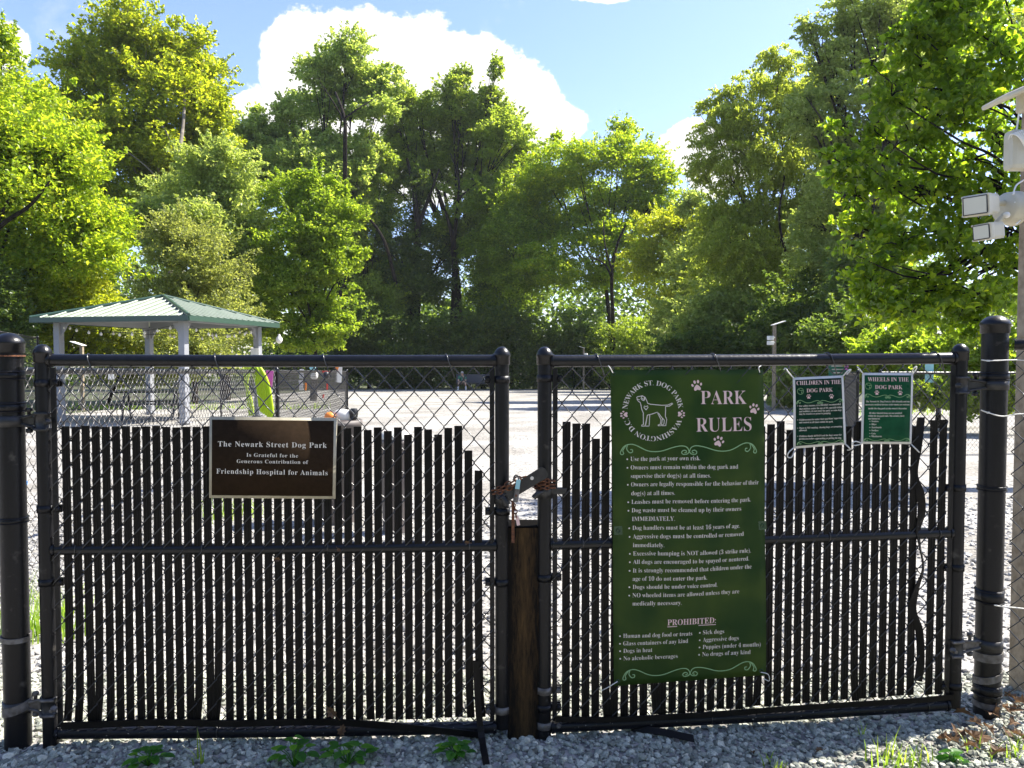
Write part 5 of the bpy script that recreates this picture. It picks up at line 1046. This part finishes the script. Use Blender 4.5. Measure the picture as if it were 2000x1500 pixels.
tree('hackberry_tree', 'dull green tree behind the box elder and left of the ash', 'tree', 44, [(1360,520,60,60),(1400,560,60,60),(1330,620,60,50),(1420,470,40,50),(1350,400,28,30)], LM['grey'], 22000, .2, 1370, 'bark', .14, 35, g1)
# the near broad-leaved tree at the right: larger heart-shaped leaves
def near_tree():
    rs = np.random.RandomState(41); Y = 8.6; s = Y/F; bp = Vector((at(2230, 700, Y).x, Y, gz(Y)))
    t = thing('mulberry_tree', 'near broad-leaved tree with large glossy leaves behind the wooden pole', 'tree', bp, g1)
    lob = [(1870,40,90,70),(1960,110,110,110),(1800,130,70,70),(1880,190,110,80),(1740,190,45,40),(1780,270,80,60),(1700,250,30,25),(1900,310,120,100),(1800,380,90,70),(1730,350,40,40),(1850,470,110,80),(1760,480,60,45),(1720,510,40,25),(1900,570,110,70),(1800,570,90,50),(1980,450,100,130),(2080,250,130,200),(1950,-60,150,90),(1700,600,50,35),(1680,310,50,45),(1670,380,40,45),(1695,450,55,45),(1705,555,60,40),(1765,610,80,40),(1770,90,50,45),(1830,30,60,50),(1640,250,38,18),(1630,345,32,20),(1655,490,32,18),(1735,160,40,22),(1790,60,40,35),(1850,-10,60,40),(1610,300,22,14),(1680,540,50,22),(1645,430,24,16),(1700,130,28,14),(1880,620,100,45)]
    Ls = []
    for px, py, rx, ry in lob:
        c = at(px, py, Y+rs.uniform(-.25, .5)); Ls.append((c.x, c.y, c.z, rx*s, ry*s, (rx+ry)/2*s*1.1))
    C_ = crown_points(Ls, 25000, rs, bough=(.15, .34), flat=.75, spray=.25, shell=.5, drp=.3)
    n = len(C_); nrm = rs.randn(n, 3); nrm[:, 2] = np.abs(nrm[:, 2])+.25; nrm /= np.linalg.norm(nrm, axis=1)[:, None]
    a = rs.randn(n, 3)*.6; a[:, 2] -= .9; a -= nrm*(a*nrm).sum(1)[:, None]; a /= np.linalg.norm(a, axis=1)[:, None]; b_ = np.cross(nrm, a)
    L_ = (.045+.062*rs.rand(n)**1.3)[:, None]
    prof = [(-.42, 0, 0), (-.48, .17, .05), (-.25, .36, .09), (.10, .30, .07), (.38, .11, .0), (.58, 0, -.10), (.38, -.11, .0), (.10, -.30, .07), (-.25, -.36, .09), (-.48, -.17, .05)]
    V = np.stack([C_+a*L_*x+b_*L_*y+nrm*L_*z for x, y, z in prof], 1).reshape(-1, 3)
    k = len(prof); F4 = []
    for q in ((0, 1, 2, 3), (0, 3, 4, 5), (0, 5, 6, 7), (0, 7, 8, 9)): F4.append(np.arange(n)[:, None]*k+np.array(q)[None])
    np_mesh('crown', V, np.concatenate(F4), LM['near'], t, origin=bp[:])
    b = MB(); fork = bp+Vector((-.1, 0, 2.0)); b.tube([bp-Vector((0, 0, .2)), bp+Vector((.03, 0, 1)), fork], [.17, .15, .13], 10)
    for l in Ls:
        c = Vector(l[:3]); mid = fork+(c-fork)*.45+Vector((0, .3, .35+.35*rs.rand())); m3 = fork+(c-fork)*.75+Vector(rs.randn(3))*.14+Vector((0, .1, .2)); b.tube(smooth_path([fork+Vector(rs.randn(3))*.1, mid, m3, c], 4), [.026-.021*i/12 for i in range(13)], 6)
        for _ in range(6):
            d = Vector(rs.randn(3)); d.normalize(); e = c+Vector((d.x*l[3], d.y*l[5], d.z*l[4]))*.85; b.tube([c, (c+e)/2+Vector((0, 0, .03)), e], [.012, .008, .003], 4)
    b.build('trunk', M['bark'], t)
near_tree()
# shrubs of the understorey
def shrub(label, Y, lobes, m, n, ls, seed, **k): return tree('shrub', label, 'shrub', Y, lobes, LM[m], n, ls, lobes[0][0], 'bark', .07, seed, 'shrubs along the edge of the yard', **k)
shrub('yellow sunlit bush left of and behind the gazebo', 27, [(110,570,80,45),(180,590,60,60),(60,610,60,60),(150,650,90,60),(240,650,50,50)], 'yellow', 20000, .13, 51)
shrub('yellow-olive hedge seen through the gazebo between its posts', 27.5, [(200,670,80,60),(300,680,80,60),(400,690,70,50),(260,720,90,40)], 'olive', 16000, .12, 52)
shrub('dark bush beyond the left fence at the picture edge', 24, [(20,650,60,50),(-30,600,80,90),(40,720,60,50)], 'dark', 11000, .13, 53)
dk = [(560,690,60,60,47,'dark'),(640,680,60,70,49,'dark'),(700,640,60,80,50,'dark'),(760,660,60,90,50,'dark'),(820,680,60,80,51,'dark'),(880,650,60,80,51,'dark'),(940,670,60,80,51,'dark'),(1000,640,60,90,50,'dark'),(1060,680,60,70,51,'dark'),(1120,650,60,70,50,'dark'),(1170,690,60,60,50,'dark'),(1240,660,60,70,49,'oak'),(1300,670,60,70,48,'grey'),(700,530,60,80,56,'dark'),(960,540,60,80,56,'dark'),(1010,520,60,80,55,'dark')]  # most shrubs take the darkened leaf colour, painting in the overshadowed understorey
adj = ['tangled','rounded','deep green','shaggy','loose','dense','low','bushy','dim','leafy','shady','spreading','pale-edged','high','towering','upright']
sp_ = ['behind the young light tree','left of the ivy trunk','under the leaning limb','below the sky gap','at the ivy trunk foot','under the oak','right of the oak trunk','above the seated person','above the bench','between oak and maple','above the gap between the leaves','under the maple','under the yellowish tree','behind the ivy trunk','behind the oak trunk','beyond the oak, right side']
for i, (x, y, rx, ry, Y, mm) in enumerate(dk):
    Y += 6.5; shrub('%s dark bush %s' % (adj[i], sp_[i]), Y, [(x,y,rx,ry*.6),(x-25,y+45,rx*.9,50),(x+25,y+20,rx*.8,55),(x,y+75,rx,30)], mm, 7500, .24, 60+i)
rt = [(1390,620,80,70,36,'grey','grey-green bush above the tall rules banner'),(1340,690,70,50,34,'dark','dark low bush behind the banner top'),(1450,590,80,80,34,'grey','tall grey-green bush left of the slim light pole'),(1500,660,80,70,32,'dark','dark bush behind the slim light pole'),(1580,600,90,80,30,'dark','shady bush right of the slim light pole'),(1660,660,80,70,24,'dark','shady bush above the wheels poster'),(1740,690,70,60,19,'mid','sunlit bush right of the wheels poster'),(1830,720,80,60,17,'mid','green bush behind the right end of the gate'),(1930,700,70,80,15,'mid','bush in the gap beside the thick right post'),(1700,560,90,70,26,'dark','dark bush deep under the elm'),(1560,740,60,40,26,'grey','low grey bush beyond the posters'),(1440,520,80,60,38,'ash','drooping bush under the ash')]
for i, (x, y, rx, ry, Y, mm, lb) in enumerate(rt):
    shrub(lb, Y, [(x,y,rx,ry),(x-rx*.5,y+ry*.6,rx*.7,ry*.7),(x+rx*.5,y+ry*.5,rx*.7,ry*.7),(x,y+ry*.9,rx,ry*.5)], mm, 9500, .10+.003*Y, 90+i)
# the far wood behind everything reads as one mass, plus an unseen leaf screen behind the camera
def wood():
    rs = np.random.RandomState(77); n = 52000; X = rs.uniform(-75, 75, n); Y = rs.uniform(70, 88, n)
    top = 9.5+np.where((X > -14) & (X < 4), 3.0, 0)+2.2*np.sin(X*.21)+1.6*np.sin(X*.47+1.3)+np.where(X > 10, 3, 0)+np.where(X < -16, 5, 0); Z = -1.6+top*rs.rand(n)**.8
    C_ = np.stack([X+rs.randn(n)*.4, Y, Z], 1)
    k = 9000; Xb = rs.uniform(-26, 26, k); C2 = np.stack([Xb, rs.uniform(-17, -11, k), (7.5+2*np.sin(Xb*.4))*rs.rand(k)], 1); C_ = np.concatenate([C_, C2]); n += k; V = leaf_quads(C_, .62, rs, .2, .3, .7); o = np_mesh('distant_wood_and_rear_screen', V, np.arange(n*4).reshape(n, 4), LM['dark']); o['kind'] = 'stuff'  # unseen leaves added behind the camera to cut sky reflection on the gate
wood()
# ------------------------------------------------------------------ grass and weeds
def blades(n, c, spread, h, rs, w=.004):
    V = []; Fq = []
    for i in range(n):
        x, y = c[0]+rs.randn()*spread, c[1]+rs.randn()*spread*.8; z = gz(y); a = rs.uniform(0, 6.28); L_ = h*rs.uniform(.5, 1.15); ln = rs.uniform(.15, .8); d = np.array([math.cos(a), math.sin(a)]); s_ = np.array([-d[1], d[0]])*w
        k = len(V); 
        for q in (0, .35, .7, 1.0):
            bx_ = d*ln*L_*q*q; zz = z+L_*(q-.35*ln*q*q); ww = (1-q*.92)
            V.append((x+bx_[0]-s_[0]*ww, y+bx_[1]-s_[1]*ww, zz)); V.append((x+bx_[0]+s_[0]*ww, y+bx_[1]+s_[1]*ww, zz))
        Fq += [(k+2*j, k+2*j+1, k+2*j+3, k+2*j+2) for j in range(3)]
    return V, Fq
def grass(label, c, n, spread, h, seed, w=.004, name='grass_tuft', cat='grass'):
    V, Fq = blades(n, c, spread, h, np.random.RandomState(seed), w); b = MB(); b.add(V, Fq); o = b.build(name, M['grass'], None, (c[0], c[1], gz(c[1]))); return tag(o, label, cat, 'grass tufts in the gravel')
def gp(px, py): p = on_ground(px, py); return (p.x, p.y)
grass('yellow-green grass clump behind the left gate hinge', gp(72, 1240), 170, .10, .30, 1)
grass('grass clump behind the upper slats right of the plaque', gp(450, 1010), 120, .18, .28, 2)
for i, (px, py, n, s_, h, lb) in enumerate([(1750, 1495, 46, .05, .10, 'sunlit grass tuft at the bottom right in front of the gate'), (1500, 1498, 14, .03, .05, 'tiny grass sprig below the banner'), (1985, 1470, 30, .05, .07, 'grass tuft at the bottom right corner'), (1925, 1478, 12, .04, .07, 'thin sprig left of the fallen leaves'), (385, 1490, 5, .012, .13, 'long single grass blades rising left of the broad weeds'), (1688, 1440, 5, .008, .07, 'lone upright grass blade below the wheels poster')]):
    grass(lb, gp(px, py), n, s_, h, 10+i, .0035)
V = []; Fq = []; rs = np.random.RandomState(5)
for c in [(x, 25+rs.rand()*1.5) for x in np.arange(-17, -6.5, .13)]+[(x, 22+rs.rand()*2) for x in np.arange(9, 13.5, .2)]:
    v, f = blades(9, c, .22, .28, rs, .012); k = len(V); V += v; Fq += [tuple(i+k for i in q) for q in f]
b = MB(); b.add(V, Fq); o = b.build('grass', M['grass']); o['kind'] = 'stuff'
def weed(label, px, py, n, r, seed, tall=.05):
    rs = random.Random(seed); p = on_ground(px, py); t = thing('weed', label, 'weed', (p.x, p.y, p.z), 'broad-leaved weeds in the gravel'); st = MB(); lf = MB()
    for i in range(n):
        a = i*2.4+rs.uniform(-.3, .3); q = math.sqrt((i+.5)/n); e = p+Vector((math.cos(a)*r*q, math.sin(a)*r*q*.8, tall*(1.15-.7*q)+rs.uniform(-.008, .01)))
        st.tube([p, (p+e)/2+Vector((0, 0, .012)), e], .0014, 5); d = Vector((math.cos(a), math.sin(a), rs.uniform(-.35, .15))).normalized(); s_ = d.cross(Vector((0, 0, 1))).normalized(); u = s_.cross(d); L_ = rs.uniform(.030, .046)
        rows = []
        for x, w in ((-.35, .02), (-.22, .26), (.02, .40), (.28, .34), (.50, .20), (.66, .02)):
            rows.append([e+d*(x*L_)+s_*(k*w*L_)+u*(L_*(.10*abs(k)-.20*x*x)) for k in (-1, -.5, 0, .5, 1)])
        vs = [v for r_ in rows for v in r_]; lf.add(vs, [(j*5+k, j*5+k+1, (j+1)*5+k+1, (j+1)*5+k) for j in range(5) for k in range(4)], True)
    st.build('stems', M['weed'], t); lf.build('leaves', M['weed'], t)
weed('leafy weed just right of the bottom left corner', 290, 1496, 16, .065, 1, .05); weed('bright weed with tall sunlit top leaves left of the plaque foot', 575, 1498, 14, .06, 2, .085); weed('wide weed under the right end of the plaque', 680, 1494, 20, .085, 3, .065); weed('round rosette weed beside the loose hanging slat', 890, 1484, 18, .055, 4, .06); weed('small weed at the picture bottom near the right corner', 1860, 1490, 7, .035, 5, .03)
# fallen leaves, loose slats
LO = [(0,-.5),(.12,-.3),(.30,-.28),(.22,-.08),(.38,.08),(.20,.14),(.20,.36),(.06,.30),(0,.60),(-.09,.30),(-.22,.30),(-.18,.12),(-.36,-.02),(-.20,-.12),(-.24,-.32),(-.1,-.3)]
def dry(label, p, size, seed, tilt=None):
    rs = random.Random(seed); rot = Matrix.Rotation(rs.uniform(0, 6.28), 3, 'Z'); T_ = tilt if tilt is not None else Matrix.Rotation(rs.uniform(-.5, .5), 3, 'X')@Matrix.Rotation(rs.uniform(-.5, .5), 3, 'Y'); p = Vector(p); b = MB()
    out = [p+T_@rot@Vector((x*size, y*size, size*(.75*abs(x)-.45*y*y+rs.uniform(-.06, .06)))) for x, y in LO]; c = p+T_@Vector((0, 0, 0)); n = len(out)
    b.add([c]+out, [(0, 1+i, 1+(i+1) % n) for i in range(n)]); b.tube([out[0], out[0]+T_@rot@Vector((0, -.3*size, .08*size))], .001, 4)
    return tag(b.build('dry_leaf', M['dry'], None, p), label, 'dry leaf', 'dry brown leaves about the gate')
stand = Matrix.Rotation(R(75), 3, 'X')
dry('orange-brown maple leaf caught on the bottom rail under the plaque', LL.hit(648, 1391, .04), .05, 1, stand); dry('shrivelled tan leaf hanging below the bottom rail of the left leaf', LL.hit(668, 1426, .04), .045, 2, stand)
dry('brown leaf stuck under the middle rail below the plaque', LL.hit(541, 1093, .03), .026, 3, stand); dry('tan leaf on the middle rail near the meeting posts', LL.hit(912, 1060, .03), .02, 4, stand); dry('curled leaf on the middle rail right of the plaque', LL.hit(662, 1074, .03), .018, 5, stand)
pl = [(1870,1440),(1905,1425),(1940,1410),(1965,1440),(1985,1400),(1920,1460),(1950,1480),(1990,1450),(1895,1475),(1975,1370),(1995,1385),(1860,1465),(1845,1452),(1960,1395),(1930,1440),(1900,1450),(1978,1425),(1880,1410)]
for i, (x, y) in enumerate(pl):
    p = on_ground(x, y); dry('dry brown leaf in the drift at the foot of the thick right post', p+Vector((0, 0, .018+.008*(i % 3))), random.Random(i).uniform(.05, .085), 20+i)
for i, (x, y, lb) in enumerate([(1470, 1478, 'small rust-brown leaf on the gravel below the banner'), (1600, 1475, 'small brown leaf lying right of the banner foot'), (1140, 1450, 'brown leaf lying near the stop post foot')]):
    dry(lb, on_ground(x, y)+Vector((0, 0, .016)), .03, 50+i)
b = MB(); pts = [LL.hit(930, 1290, .018), LL.hit(934, 1380, .03), LL.hit(941, 1440, .06), on_ground(950, 1500)+Vector((0, 0, .01))]
ribbon(b, smooth_path(pts, 5), LL.u, LL.n, .022, .004); tag(b.build('loose_slat', M['slat'], None, LL.pt(1.4, 0, 0)), 'black slat slipped out of the mesh, standing on the gravel left of the stop post', 'slat', 'slats that came loose')
b = MB(); p0 = on_ground(1232, 1432)+Vector((0, 0, .02)); p1 = on_ground(1355, 1455)+Vector((0, 0, .022)); ribbon(b, [p0, (p0+p1)/2+Vector((0, 0, .004)), p1], Vector((0, .7, .7)), Vector((0, -.7, .7)), .024, .004)
tag(b.build('loose_slat', M['slat'], None, p0), 'black slat lying on the gravel below the rules banner', 'slat', 'slats that came loose')
b = MB(); p0 = on_ground(870, 1442)+Vector((0, 0, .02)); p1 = LL.hit(945, 1436, .07); 

# ------------------------------------------------------------------ thin fog volume added to lift the blacks of the far trees
b = MB(); b.box((0, 45, 16.5), (260, 138, 38)); M['added_haze'] = bpy.data.materials.new('added_haze'); M['added_haze'].use_nodes = True; nt = M['added_haze'].node_tree; nt.nodes.remove(nt.nodes['Principled BSDF'])
vp = nt.nodes.new('ShaderNodeVolumePrincipled'); vp.inputs['Color'].default_value = (.92, .96, 1, 1); vp.inputs['Density'].default_value = 0.00022; vp.inputs['Anisotropy'].default_value = 0.35
nt.links.new(vp.outputs[0], nt.nodes['Material Output'].inputs['Volume']); hz_ = b.build('added_haze', M['added_haze']); hz_['kind'] = 'stuff'
